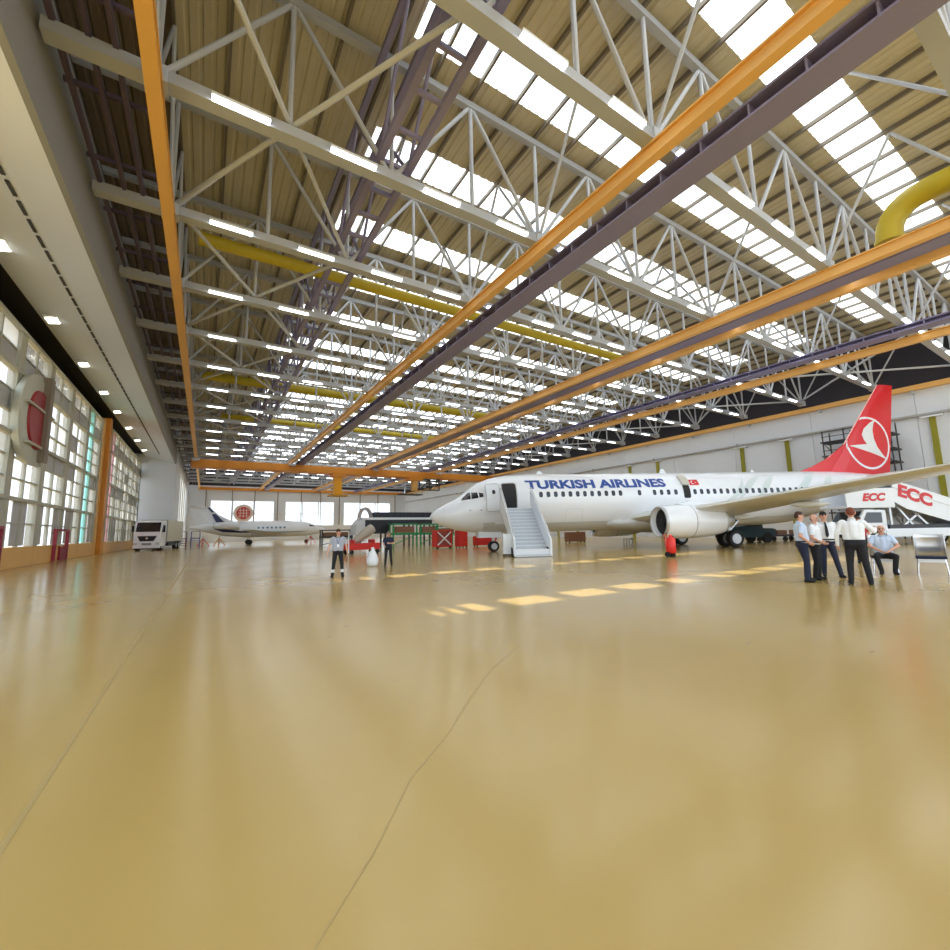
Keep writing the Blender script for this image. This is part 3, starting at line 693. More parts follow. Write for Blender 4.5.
# ------------------------------------------------------------------ boarding stairs at the forward door
def local_thing(name, label, cat, p, ahead, **k):
    """local +y looks along `ahead`"""
    return thing(name, label, cat, (p[0], p[1], 0), math.atan2(-ahead[0], ahead[1]), **k)
st = local_thing('boarding_stairs', 'white boarding stairs rolled up to the open forward door of the jet', 'stairs', (15.05, 18.3), (.45, .893))
RUN, RISE, NS, HWD = 4.0, 2.85, 14, .95
for k in range(NS):
    y0 = .25+k*RUN/NS; z1 = (k+1)*RISE/NS
    MB().box((-HWD, y0, z1-.06), (HWD, y0+RUN/NS+.03, z1)).build('tread', mat('tread_grey', (208, 212, 216), .4), st)
    MB().box((-HWD, y0, z1-RISE/NS), (HWD, y0+.02, z1-.06)).build('riser', mat('riser_grey', (184, 190, 196), .5), st)
for s_ in (-1, 1):
    x0, x1 = sorted((s_*HWD, s_*(HWD+.1)))
    MB().prism([(0, .05), (0, .95), (.25, 1.1), (RUN+.25, RISE+1.12), (RUN+.6, RISE+1.12), (RUN+.6, RISE-.25), (RUN+.2, RISE-.25)], x0, x1, axis='x').build('side_panel', white_s, st)
    hr = MB().path([(s_*(HWD+.04), 0, 1.15), (s_*(HWD+.04), .3, 1.3), (s_*(HWD+.04), RUN+.3, RISE+1.3), (s_*(HWD+.04), RUN+.8, RISE+1.3)], .035, 8); hr.build('handrail', alu, st, 40)
MB().box((-HWD, RUN+.2, RISE-.08), (HWD, RUN+.8, RISE)).build('platform', mat('tread_grey', (208, 212, 216), .4), st)
MB().box((-1.0, .1, .12), (1.0, RUN+.6, .4)).build('chassis', white_s, st)
MB().box((-1.35, 1.1, .3), (-.95, 2.0, .95)).build('drive_box', dgrey, st); MB().box((-1.5, .75, .15), (-1.05, 1.1, 1.25)).build('control_post', white_s, st)
for x in (-.7, .7): MB().tube((x, RUN-.4, .3), (x, RUN+.4, RISE-.1), .06).build('support_leg', alu, st)
for x in (-1.0, 1.0):
    for y in (.55, 3.6): MB().lathe([(-.08, .26), (.08, .26)], (x, y, .26), 'x', 16).build('wheel', black, st, 40)
MB().box((-1.02, -.02, .03), (1.02, .26, .1)).build('toe_plate', alu, st)

# ------------------------------------------------------------------ stair truck on the right
ta = Vector((-.83, .55, 0)).normalized()
tk = local_thing('stair_truck', 'white truck carrying covered stairs with red letters near the jet tail', 'truck', (41.75, 7.55), ta)
MB().box((-1.15, -1.2, .75), (1.15, 8.6, 1.05)).build('chassis', white_s, tk); MB().box((-1.2, -1.2, .55), (1.2, 5.4, .98)).build('skirt', white_s, tk)
for y in (0, 5.9):
    for s_ in (-1, 1):
        o = MB().lathe([(-.16, .3), (-.16, .46), (-.1, .52), (.1, .52), (.16, .46), (.16, .3)], (s_*1.0, y, .52), 'x', 20).build('wheel', black, tk, 40)
        MB().lathe([(-.17, .28), (.17, .28)], (s_*1.0, y, .52), 'x', 16).build('hub', alu, o)
cab = MB().prism([(5.2, .6), (5.2, 2.25), (6.5, 2.3), (7.0, 1.55), (7.15, .6)], -1.1, 1.1, axis='x').build('cab', white_s, tk, bev=.06)
for s_ in (-1, 1):
    x0, x1 = sorted((s_*1.09, s_*1.115)); MB().prism([(5.5, 1.45), (5.5, 2.1), (6.4, 2.12), (6.75, 1.45)], x0, x1, axis='x').build('side_window', glass_d, cab)
MB().prism([(6.55, 2.2), (6.62, 2.2), (7.06, 1.55), (7.0, 1.55)], -.95, .95, axis='x').build('windscreen', glass_d, cab)
MB().box((-1.0, 7.1, .5), (1.0, 7.25, .75)).build('bumper', dgrey, cab)
# covered flight and landing
MB().prism([(-1.4, .75), (4.6, 2.75), (4.6, 2.95), (-1.4, .95)], -1.05, 1.05, axis='x').build('flight_floor', white_s, tk)
for x in (-1.12, 1.04):
    MB().prism([(-1.4, .55), (-1.4, 1.95), (4.6, 4.15), (4.6, 2.75), (3.9, 2.3)], x, x+.08, axis='x').build('flight_side', white_s, tk)
    MB().prism([(-1.4, 1.42), (4.6, 3.66), (4.6, 3.72), (-1.4, 1.48)], x-.015, x+.095, axis='x').build('side_seam', belly, tk)
    MB().box((x, 4.6, 2.45), (x+.08, 7.6, 3.65)).build('landing_side', white_s, tk)
MB().prism([(-1.4, 1.9), (4.6, 4.1), (4.6, 4.2), (-1.4, 2.0)], -1.13, 1.13, axis='x').build('canopy', white_s, tk)
MB().box((-1.1, 4.6, 2.4), (1.1, 7.6, 2.55)).build('landing_floor', white_s, tk)
MB().box((-1.1, 4.6, 4.1), (1.1, 6.6, 4.2)).build('landing_roof', white_s, tk)
for x in (-1.1, 1.02): MB().box((x, 6.5, 3.6), (x+.08, 6.6, 4.1)).build('roof_post', white_s, tk)
for x in (-.8, .8):
    for a, b in (((x, 2.2, 1.0), (x, 3.4, 2.3)), ((x, 3.2, 1.0), (x, 4.4, 2.7)), ((x, 4.7, 1.0), (x, 4.7, 2.75)), ((x, 4.3, 1.0), (x, 2.8, 2.1))): MB().bar(a, b, .12).build('scissor_arm', alu, tk)
MB().box((-.9, .9, 1.05), (.9, 4.9, 1.3)).build('engine_box', dgrey, tk)
MB().box((-1.16, -1.1, .98), (-.5, .4, 1.5)).build('warning_box', red_e, tk)
lt = mat('letter_red', (204, 44, 50), .4)
def flat_text(body, y0, y1, zf, h_, x, parent, M, shear=0, thick=.02):
    """lettering on a side (facing -x): reads along -y .. +y mapped so the near side reads left to right"""
    bm = text_bm(body, 0, 1, 0, 1, .055, shear)
    bmesh.ops.triangulate(bm, faces=bm.faces[:])
    for v in bm.verts:
        u, k = v.co.x, v.co.y; y = y0+(y1-y0)*u; v.co = (x, y, zf(y)+h_*k)
    me = bpy.data.meshes.new('lettering'); bm.to_mesh(me); bm.free(); me.materials.append(M); return link('lettering', me, parent)
for xx in (-1.135, 1.135):
    y0, y1 = (6.6, 5.1) if xx < 0 else (5.1, 6.6)
    flat_text('ECC', y0, y1, lambda y: 2.82, .52, xx, tk, lt, .25)
    y0, y1 = (4.35, 2.2) if xx < 0 else (2.2, 4.35)
    flat_text('ECC', y0, y1, lambda y: 2.2+(y-1.9)*.37, .85, xx, tk, lt, .15)

# ------------------------------------------------------------------ white lorry by the far door
lo_ = local_thing('box_lorry', 'white box lorry with dark grille parked by the far glazed door', 'truck', (-4.95, 60.5), (-.16, -.987))
# local +y is forward (towards the camera side)
MB().box((-1.1, -7.6, .7), (1.1, 1.9, .95)).build('chassis', dgrey, lo_)
cab = MB().prism([(0, .45), (0, 3.2), (.3, 3.35), (1.5, 3.2), (2.0, 2.1), (2.1, 1.9), (2.15, .45)], -1.22, 1.22, axis='x').build('cab', white_p, lo_, bev=.08)
MB().prism([(1.56, 3.05), (1.6, 3.08), (2.06, 2.06), (2.0, 2.05)], -1.08, 1.08, axis='x').build('windscreen', glass_d, cab)
MB().prism([(-.85, 1.6), (.85, 1.6), (.6, 1.05), (-.6, 1.05)], 2.12, 2.2, axis='y').build('grille', black, cab)
MB().box((-.42, 2.14, .62), (.42, 2.2, .85)).build('number_plate', mat('plate_grey', (140, 142, 146), .5), cab)
MB().box((-1.2, 1.9, .3), (1.2, 2.25, .58)).build('bumper', white_s, cab); MB().box((-1.15, 1.85, .2), (1.15, 2.2, .3)).build('lower_grille', black, cab)
MB().lathe([(0, .11), (.02, .11)], (0, 2.2, 1.36), 'y', 16).build('badge', chrome, cab)
for s_ in (-1, 1):
    MB().cbox((s_*.98, 2.17, .78), (.36, .1, .24)).build('headlamp', alu, cab)
    MB().cbox((s_*1.42, 1.7, 2.4), (.16, .1, .62)).build('mirror', black, cab)
    x0, x1 = sorted((s_*1.22, s_*1.24)); MB().prism([(.5, 2.0), (.5, 2.8), (1.4, 2.8), (1.8, 2.0)], x0, x1, axis='x').build('side_window', glass_d, cab)
    for y in (1.15, -5.0, -6.3):
        o = MB().lathe([(-.17, .3), (-.17, .46), (.17, .46), (.17, .3)], (s_*1.02, y, .47), 'x', 18).build('wheel', black, lo_, 40)
        MB().lathe([(-.18, .26), (.18, .26)], (s_*1.02, y, .47), 'x', 14).build('hub', alu, o)
MB().box((-1.26, -7.8, .95), (1.26, -.25, 3.4)).build('cargo_box', mat('box_cream', (214, 214, 198), .5), lo_)
MB().box((-1.28, -.27, .93), (1.28, -.2, 3.42)).build('box_edge', mull_m, lo_); MB().box((-1.2, -4.2, .45), (1.2, -1.2, .9)).build('side_tank', dgrey, lo_)

# ------------------------------------------------------------------ business jet in the distance
bj = thing('business_jet', 'small white private jet with navy swoosh up its tail', 'airplane', (-2.0, 76, 0))
BS = [(0, 2.6, 2.9, .1), (2, 2.0, 3.3, .7), (4.5, 1.4, 3.6, 1.1), (7, 1.15, 3.68, 1.22), (13.5, 1.15, 3.68, 1.22), (16, 1.2, 3.5, 1.1), (17.6, 1.4, 3.05, .8), (18.7, 1.7, 2.6, .42), (19.3, 2.0, 2.25, .08)]
BX = [q[0] for q in BS]
def bfus(x): return [float(np.interp(x, BX, [f[k] for f in BS])) for k in (1, 2, 3)]
rings = []
for x in np.concatenate([np.arange(0, 15, .75), np.linspace(15, 19.3, 14)]):
    a, t, hw = bfus(x); rings.append([(x, hw*math.cos(q), (a+t)/2+(t-a)/2*math.sin(q)) for q in np.linspace(0, 2*math.pi, 29)[:-1]])
MB().loft(rings).build('fuselage', white_p, bj, True)
def bsurf(x, z): a, t, hw = bfus(x); return hw*math.sqrt(max(0, 1-((z-(a+t)/2)/((t-a)/2))**2))
def bdecal(name, polys, M, par=bj, **k): return decal(name, polys, M, par, sy=bsurf, shear=False, **k)
for k in range(7): bdecal('cabin_window', [rrect(9.0+.62*k, 2.58, .34, .3, .1)], mat('window_blue', (96, 124, 156), .3))
bdecal('cockpit_window', [[(16.6, 2.72), (16.5, 3.0), (17.2, 2.85), (17.5, 2.7)]], glass_d, stepx=.1)
bdecal('navy_band', [[(3.0, 2.5), (4.2, 2.0), (6.5, 1.85), (9.5, 1.85), (9.5, 2.05), (6.5, 2.1), (4.4, 2.5)]], navy, stepx=.3)
bdecal('grey_band', [[(8, 1.75), (15, 1.75), (16.5, 2.0), (8, 2.0)]], mat('band_grey', (170, 176, 180), .4), stepx=.4)
bf = MB().loft([[(le, 0, z), (le+.35*c, -.14, z), (te, 0, z), (le+.35*c, .14, z)] for z, le, te, c in ((2.9, 1.2, 7.9, 6.6), (3.5, .6, 5.8, 5), (4.6, .2, 3.6, 3.4), (5.8, -.3, 2.4, 2.6))]).build('tail_fin', white_p, bj)
MB().prism([(2.0, 5.75), (2.4, 5.7), (3.0, 5.0), (2.7, 4.95)], -.17, -.145).build('navy_stripe', navy, bf)
MB().prism([(2.7, 4.7), (3.2, 4.75), (4.2, 3.7), (6.0, 2.9), (4.0, 2.75), (3.3, 3.5)], -.2, -.16).build('navy_stripe', navy, bf)
for s_ in (-1, 1):
    MB().loft([airfoil(.0, s_*.1, 5.7, 2.4, .09), airfoil(-.6, s_*3.8, 5.75, 1.2, .08)]).build('tailplane', white_p, bj)
    MB().loft([airfoil(13.0-4.2, s_*1.0, 1.65, 4.2, .12), airfoil(6.2, s_*8.6, 2.2, 1.4, .1)]).build('wing', wing_g, bj)
    MB().lathe([(-1.9, .3), (-1.4, .5), (.6, .62), (1.5, .6), (1.55, .48)], (4.8, s_*1.75, 2.95), 'x', 20).build('engine', white_p, bj, True)
    g = MB().tube((7.8, s_*1.6, .4), (7.8, s_*1.6, 1.6), .08).build('landing_gear', alu, bj); MB().lathe([(-.14, .4), (.14, .4)], (7.8, s_*1.6, .4), 'y', 16).build('wheel', black, g)
g = MB().tube((16.3, 0, .3), (16.3, 0, 1.7), .07).build('landing_gear', alu, bj); MB().lathe([(-.16, .3), (.16, .3)], (16.3, 0, .3), 'y', 16).build('wheel', black, g)
# round red lattice emblem on the far window
e2 = thing('round_emblem', 'round red lattice emblem in a white ring on the far window', 'emblem', (8.35, YE-.02, 7.3))
MB().lathe([(0, 2.35), (.15, 2.35)], (0, -.1, 0), 'y', 36).build('disc', mat('emblem_white', (232, 220, 216), .5), e2)
MB().lathe([(0, 1.65), (.08, 1.65)], (0, -.18, 0), 'y', 36).build('red_disc', mat('emblem_red2', (196, 66, 70), .5), e2)
for k in (-1, 0, 1):
    MB().box((k*.75-.07, -.24, -1.3), (k*.75+.07, -.18, 1.3)).build('lattice_bar', MATS['emblem_white'], e2); MB().box((-1.3, -.26, k*.75-.07), (1.3, -.2, k*.75+.07)).build('lattice_bar', MATS['emblem_white'], e2)
# ------------------------------------------------------------------ people
skin = mat('skin', (206, 156, 132), .55, var=.05, scale=20)
def capsule(b, p, q, r0, r1, n=14):
    p = Vector(p); q = Vector(q); d = q-p
    if d.length < 1e-5: q = p+Vector((0, 0, 1e-3)); d = q-p
    u = d.normalized(); a = u.orthogonal().normalized(); c = u.cross(a); rings = []
    for t in (-80, -50, -20): rings.append((p+u*(r0*math.sin(R(t))), r0*math.cos(R(t))))
    rings.append((p, r0)); rings.append((q, r1))
    for t in (20, 50, 80): rings.append((q+u*(r1*math.sin(R(t))), r1*math.cos(R(t))))
    b.loft([[o+a*(r*math.cos(2*math.pi*i/n))+c*(r*math.sin(2*math.pi*i/n)) for i in range(n)] for o, r in rings])
def person(label, loc, face, H, M, pose=None, seated=False, short=True, hair='short', stripe=None, extras=None, voxel=.012, tie=False, lanyard=False, belt=True):
    """front is local -y; face = world direction looked at"""
    root = thing('person', label, 'person', (loc[0], loc[1], 0), math.atan2(face[0], -face[1]), 'people in the hangar', H/1.75)
    P = pose or {}; dz = -.4 if seated else 0; lean = P.get('lean', 0)
    def tq(x, y, z): return (x, y+lean*(z-.95), z+dz)
    pr = []
    def cap(p, q, r0, r1, m_): pr.append((Vector(p), Vector(q), r0, r1, m_))
    fat = P.get('fat', 1.0)
    for s_ in (-1, 1):
        cap(tq(s_*.075, .0, 1.0), tq(s_*.1, .005, 1.33), .112*fat, .115, 'shirt'); cap(tq(s_*.1, .0, 1.33), tq(s_*.165, .01, 1.415), .1, .068, 'shirt')
    cap(tq(0, .025, 1.1), tq(0, .045, 1.36), .115*fat, .105, 'shirt'); cap(tq(0, -.03*fat, 1.06), tq(0, -.015, 1.32), .115*fat, .11, 'shirt'); cap(tq(0, .02, 1.41), tq(0, .015, 1.465), .085, .062, 'shirt')
    cap(tq(-.075, .015, .925), tq(.075, .015, .925), .118*fat, .118*fat, 'pants')
    cap(tq(0, .0, 1.45), tq(0, -.015, 1.56), .056, .052, 'skin')
    hx = P.get('turn', 0)
    def hd(x, y, z):
        c, s2 = math.cos(hx), math.sin(hx); return tq(c*x-s2*y, s2*x+c*y-.012, z)
    cap(hd(0, .01, 1.62), hd(0, .012, 1.67), .078, .083, 'skin'); cap(hd(0, -.035, 1.585), hd(0, -.03, 1.63), .05, .062, 'skin')
    cap(hd(0, -.088, 1.645), hd(0, -.104, 1.612), .011, .016, 'skin'); cap(hd(-.05, -.06, 1.655), hd(.05, -.06, 1.655), .018, .018, 'skin')
    for s_ in (-1, 1):
        cap(hd(s_*.083, .015, 1.645), hd(s_*.082, .015, 1.61), .019, .013, 'skin'); cap(hd(s_*.031, -.084, 1.64), hd(s_*.031, -.086, 1.638), .008, .008, 'eye')
        cap(hd(s_*.045, -.077, 1.663), hd(s_*.02, -.084, 1.665), .007, .007, 'hair')
    cap(hd(-.02, -.08, 1.582), hd(.02, -.08, 1.582), .007, .007, 'lip')
    if hair == 'short': cap(hd(0, .03, 1.64), hd(0, .005, 1.69), .078, .082, 'hair'); cap(hd(0, -.04, 1.715), hd(0, .0, 1.71), .048, .06, 'hair')
    else:
        for s_ in (-1, 1): cap(hd(s_*.06, .045, 1.62), hd(s_*.05, .05, 1.65), .034, .034, 'hair')
    def hand(w, d, nrm, s_):
        w = Vector(w); d = Vector(d).normalized(); nrm = Vector(nrm); sd = d.cross(nrm).normalized(); nrm = sd.cross(d).normalized()
        cap(w, w+d*.04, .026, .03, 'skin')
        for k, (o, ln) in enumerate(((-.03, .062), (-.01, .074), (.01, .07), (.03, .056))):
            b0 = w+d*.06+sd*o; m1 = b0+d*ln*.55+nrm*.012; cap(w+d*.03+sd*o*.8, b0, .013, .011, 'skin'); cap(b0, m1, .011, .01, 'skin'); cap(m1, m1+d*ln*.4+nrm*.022, .01, .008, 'skin')
        t0 = w+d*.015-sd*.026*s_; t1 = t0+d*.035-sd*.026*s_+nrm*.01; cap(t0, t1, .014, .012, 'skin'); cap(t1, t1+d*.03+nrm*.008, .012, .009, 'skin')
    for s_, nm in ((1, 'L'), (-1, 'R')):
        sh = Vector(tq(s_*.19, .01, 1.405)); el = Vector(P.get(nm+'e', (s_*.255, .03, 1.13))); wr_ = Vector(P.get(nm+'w', (s_*.27, -.05, .89)))
        if nm+'e' not in P and seated: el.z += dz; wr_.z += dz
        ms = sh.lerp(el, .62)
        if short:
            cap(sh, ms, .066, .06, 'shirt'); cap(ms, el, .048, .043, 'skin'); cap(el, wr_, .042, .028, 'skin')
        else:
            cap(sh, el, .064, .05, 'shirt'); cap(el, el.lerp(wr_, .92), .05, .036, 'shirt'); cap(el.lerp(wr_, .9), wr_, .028, .027, 'skin')
        d = (wr_-el).normalized(); hand(wr_, P.get(nm+'d', d), P.get(nm+'n', (-s_*.8, -.5, 0)), s_)
        hip = Vector((s_*.09, .01, .9+dz)); kn = Vector(P.get(nm+'k', (s_*.1, -.02, .5))); an = Vector(P.get(nm+'a', (s_*.11, .02, .1)))
        cap(hip, kn, .095*fat, .068, 'pants'); cap(kn, an, .068, .055, 'pants')
        if stripe: cap(kn.lerp(an, .62), kn.lerp(an, .72), .066, .064, 'stripe')
        td = Vector(P.get(nm+'t', (s_*.25, -1, 0))).normalized()
        cap((an.x, an.y+.0, .05), Vector((an.x, an.y, .042))+td*.13, .05, .04, 'shoe'); cap((an.x, an.y, .05), Vector((an.x, an.y, .03))-td*.04, .05, .035, 'shoe')
        cap((an.x, an.y, .06), (an.x, an.y, .1), .05, .05, 'shoe')
    b = MB()
    for p, q, r0, r1, _ in pr: capsule(b, p, q, r0, r1)
    me = bpy.data.meshes.new('raw'); me.from_pydata(b.v, [], b.f); tmp = bpy.data.objects.new('raw', me); COL.objects.link(tmp)
    md = tmp.modifiers.new('r', 'REMESH'); md.mode = 'VOXEL'; md.voxel_size = voxel; md.use_smooth_shade = True
    ms_ = tmp.modifiers.new('s', 'SMOOTH'); ms_.factor = .5; ms_.iterations = 2
    bpy.context.view_layer.update()
    out = bpy.data.meshes.new_from_object(tmp.evaluated_get(bpy.context.evaluated_depsgraph_get())); bpy.data.objects.remove(tmp); bpy.data.meshes.remove(me)
    names = ['skin', 'shirt', 'pants', 'shoe', 'hair', 'eye', 'lip', 'stripe']
    n = len(out.polygons); ctr = np.empty(n*3); out.polygons.foreach_get('center', ctr); ctr = ctr.reshape(-1, 3)
    best = np.full(n, 1e9); idx = np.zeros(n, int); bias = {'eye': -.002, 'lip': -.005, 'stripe': -.004, 'hair': -.003}
    for p, q, r0, r1, m_ in pr:
        p = np.array(p); d = np.array(q)-p; L2 = max(d@d, 1e-9); t = np.clip((ctr-p)@d/L2, 0, 1)
        dist = np.linalg.norm(ctr-(p+t[:, None]*d), axis=1)-(r0+(r1-r0)*t)+bias.get(m_, 0)
        k = dist < best; best[k] = dist[k]; idx[k] = names.index(m_)
    out.materials.clear()
    for nm in names: out.materials.append(M.get(nm, skin if nm in ('skin',) else black))
    out.polygons.foreach_set('material_index', idx.astype(np.int32)); out.polygons.foreach_set('use_smooth', [True]*n); out.name = 'body'
    body = link('body', out, root)
    # clothing details
    if belt:
        bl = MB(); rr_ = [(.2*fat*math.cos(t), -.005+.142*fat*math.sin(t)) for t in np.linspace(0, 2*math.pi, 25)[:-1]]
        bl.loft([[(x, y, .985+dz) for x, y in rr_], [(x, y, 1.02+dz) for x, y in rr_]], cap=False); bl.build('belt', black, root)
    col_ = MB(); col_.loft([[tuple(Vector(tq(r*math.cos(t), r*math.sin(t)*.95+.005, z-.03*math.sin(-t)))) for t in np.linspace(0, 2*math.pi, 21)[:-1]] for z, r in ((1.455, .082), (1.5, .066), (1.49, .07))], cap=False)
    col_.build('collar', M['shirt'], root, True)
    if tie:
        tp = [(.022, 1.468, -.088), (.02, 1.44, -.1), (.026, 1.34, -.145), (.034, 1.2, -.158*fat), (.036, 1.12, -.16*fat), (.004, 1.06, -.16*fat)]
        tb = MB(); tb.loft([[(-a, y-.008, z), (a, y-.008, z), (a, y+.01, z), (-a, y+.01, z)] for a, z, y in tp]); tb.build('tie', black, root)
    if lanyard:
        ly = MB(); ly.bar((-.06, -.09, 1.46), (-.01, -.15, 1.2), .012, .006); ly.bar((.06, -.09, 1.46), (.01, -.15, 1.2), .012, .006); lo2 = ly.build('lanyard', mat('lanyard_blue', (50, 70, 130), .6), root)
        MB().cbox((0, -.158, 1.15), (.075, .006, .1)).build('badge', white_s, lo2)
    return root
def cloth(name, c, v=.06): return mat(name, c, .85, var=v, scale=9, bump=.1)
lblue = cloth('cloth_pale_blue', (196, 212, 236)); wsh = cloth('cloth_white', (236, 238, 242), .03); navyp = cloth('cloth_navy', (30, 36, 60)); blkp = cloth('cloth_black', (26, 26, 32)); greyt = cloth('cloth_grey', (166, 170, 182))
hbrown = cloth('hair_brown', (70, 46, 36)); hred = cloth('hair_auburn', (120, 62, 42)); hgrey = cloth('hair_grey', (128, 116, 108)); hblack = cloth('hair_black', (34, 28, 26)); lip = cloth('lip', (176, 112, 100)); shoe = cloth('shoe_black', (22, 22, 24)); redc = cloth('cloth_red', (176, 40, 44)); refl = cloth('reflective_stripe', (220, 222, 224))
def mm(sh, pa, ha, **k): return dict(shirt=sh, pants=pa, hair=ha, shoe=shoe, eye=black, lip=lip, skin=skin, **k)
person('person in a grey polo with a badge lanyard and striped black trousers', (3.9, 15.2), (-.25, -.97), 1.62, mm(greyt, blkp, hbrown, stripe=refl), dict(Le=(.29, .04, 1.14), Re=(-.3, .04, 1.14), Lw=(.33, -.03, .9), Rw=(-.36, -.03, .9), Lk=(.14, -.02, .5), La=(.17, .02, .1), Rk=(-.14, -.02, .5), Ra=(-.18, .02, .1)), stripe=True, lanyard=True, belt=False)
person('person all in black and navy standing beside a white sack', (6.95, 18.5), (-.45, -.9), 1.5, mm(navyp, blkp, hgrey), dict(Le=(.27, -.02, 1.14), Lw=(.08, -.2, 1.16), Re=(-.27, -.02, 1.14), Rw=(-.16, -.24, 1.02), Lk=(.13, -.02, .5), La=(.17, .02, .1), Rk=(-.12, -.02, .5), Ra=(-.16, .02, .1)), belt=False)
person('person in a pale blue short sleeved shirt with hand in trouser pocket', (13.15, 5.1), (.55, -.75), 1.79, mm(lblue, navyp, hbrown), dict(fat=1.08, Re=(-.27, .1, 1.14), Rw=(-.2, -.1, .97), Le=(.26, .05, 1.13), Lw=(.22, -.14, .98), lean=.03, Lk=(.1, -.08, .5), La=(.11, -.08, .1)))
person('balding person in a white shirt with hands joined, next to the pale blue shirt', (13.75, 5.05), (.1, -1), 1.72, mm(wsh, blkp, hgrey), dict(fat=1.1, Re=(-.27, -.02, 1.12), Rw=(-.07, -.2, .98), Le=(.27, -.02, 1.12), Lw=(.07, -.2, .98), lean=-.04, Ra=(-.06, .06, .1)), hair='bald')
person('person in a white short sleeved shirt and long black tie', (14.75, 5.15), (-.82, -.57), 1.8, mm(wsh, navyp, hblack), dict(fat=1.06, Re=(-.26, .12, 1.12), Rw=(-.22, -.02, .9), Le=(.26, .12, 1.12), Lw=(.2, .0, .92), La=(.2, -.14, .1), Lk=(.14, -.1, .5)), tie=True)
person('person in a white long sleeved shirt with auburn hair, back turned', (13.42, 4.12), (.93, .35), 1.84, mm(wsh, blkp, hred), dict(fat=1.08, Le=(.3, .02, 1.14), Lw=(.3, -.04, .88), Re=(-.37, -.1, 1.2), Rw=(-.42, -.36, 1.26), Lk=(.12, -.02, .5), La=(.14, .03, .1), Rk=(-.15, -.02, .5), Ra=(-.2, -.02, .1)), short=False)
sx, sy_ = 16.8, 4.52
person('seated bald person in a pale blue shirt with hands clasped', (sx, sy_), (-.93, -.36), 1.8, mm(lblue, blkp, hgrey), dict(fat=1.15, lean=-.12, Le=(.3, -.16, .78), Lw=(.06, -.36, .62), Re=(-.3, -.16, .78), Rw=(-.06, -.36, .62), Ld=(-.6, -.5, -.3), Rd=(.6, -.5, -.3), Lk=(.2, -.42, .5), La=(.15, -.36, .1), Rk=(-.2, -.42, .5), Ra=(-.13, -.42, .1)), seated=True, short=True, hair='bald', belt=False)
person('person in a red top standing behind the seated bald person', (20.5, 6.1), (-.9, -.3), 1.7, mm(redc, blkp, hbrown), dict(Re=(-.26, .04, 1.12), Le=(.26, .04, 1.12)))

# ------------------------------------------------------------------ chairs
def chair(label, loc, face, wd=.56, seatm=None, group=None):
    t = thing('chair', label, 'chair', (loc[0], loc[1], 0), math.atan2(face[0], -face[1]))
    hw = wd/2
    MB().box((-hw, -.27, .43), (hw, .22, .5)).build('seat', seatm or blkp, t, bev=.02)
    MB().box((-hw+.04, -.25, .33), (hw-.04, .2, .425)).build('apron', white_s, t, bev=.01)
    pts = []
    sh = MB(); N = 18
    o_ = [[(hw*math.cos(a)*1.02, .2+.16*math.sin(a)-dr*math.sin(a), z) for a in np.linspace(.02, math.pi-.02, N)] for z, dr in ((.45, 0), (.8, 0), (1.0, .02), (1.1, .07))]
    vs = [p for r_ in o_ for p in r_]; fs = []
    for k in range(3):
        for i in range(N-1): fs.append((k*N+i, k*N+i+1, (k+1)*N+i+1, (k+1)*N+i))
    sh.add(vs, fs); bo = sh.build('backrest', mat('brushed_silver', (222, 224, 230), .28, metal=.75), t, True); sm = bo.modifiers.new('t', 'SOLIDIFY'); sm.thickness = .025
    for x in (-1, 1):
        for y in (-.22, .2): MB().tube((x*(hw-.05), y, .44), (x*(hw-.01), y+(.03 if y > 0 else -.02), 0), .022, .018).build('leg', chrome, t, 40)
    return t
chair('silver chair with a curved mirror back and empty dark navy seat', (17.46, 3.69), (-.97, -.2), .62, navyp)
chair('silver chair that the seated bald person sits on', (sx+.12, sy_+.05), (-.93, -.36), .54)
# ------------------------------------------------------------------ equipment on the floor
sk = thing('white_sack', 'white plastic sack standing beside the person in black', 'sack', (6.35, 18.85, 0))
MB().lathe([(0, .1), (.01, .18), (.12, .25), (.3, .26), (.48, .2), (.64, .12), (.75, .055), (.8, .075), (.83, .04)], (0, 0, 0), 'z', 20).build('bag', white_s, sk, True); MB().lathe([(.725, .056), (.755, .056)], (0, 0, 0), 'z', 14, cap=False).build('tie', mat('tie_pink', (220, 190, 205), .6), sk)
fx = thing('fire_extinguisher', 'red wheeled fire extinguisher standing by the near engine', 'extinguisher', (19.4, 13.05, 0), .3)
MB().lathe([(.16, .12), (.2, .2), (.24, .22), (.85, .22), (.93, .17), (.98, .08), (1.06, .07), (1.08, .02)], (0, 0, 0), 'z', 22).build('tank', mat('extinguisher_red', (232, 44, 34), .35), fx, 50)
for s_ in (-1, 1):
    o = MB().lathe([(-.04, .13), (.04, .13)], (s_*.27, .1, .13), 'x', 16).build('wheel', black, fx); MB().bar((s_*.2, .15, .15), (s_*.2, .24, 1.15), .035).build('frame_bar', red_e, fx)
MB().bar((-.22, .24, 1.15), (.22, .24, 1.15), .04).build('handle', black, fx); MB().path([(.1, -.05, 1.02), (.3, -.1, .9), (.3, -.1, .4)], .025).build('hose', black, fx); MB().box((-.1, -.16, .0), (.1, -.1, .18)).build('foot', black, fx)
ch = thing('step_stand', 'small white stand on the floor under the jet belly', 'stand', (30.5, 24.5, 0), .4)
MB().box((-.5, -.3, .45), (.5, .3, .55)).build('top', white_s, ch)
for x in (-.42, .42):
    for y in (-.24, .24): MB().box((x-.04, y-.04, 0), (x+.04, y+.04, .45)).build('leg', white_s, ch)
tt = thing('tow_tractor', 'dark teal tow tractor parked behind the main wheels', 'tractor', (38.2, 18.9, 0), PTH)
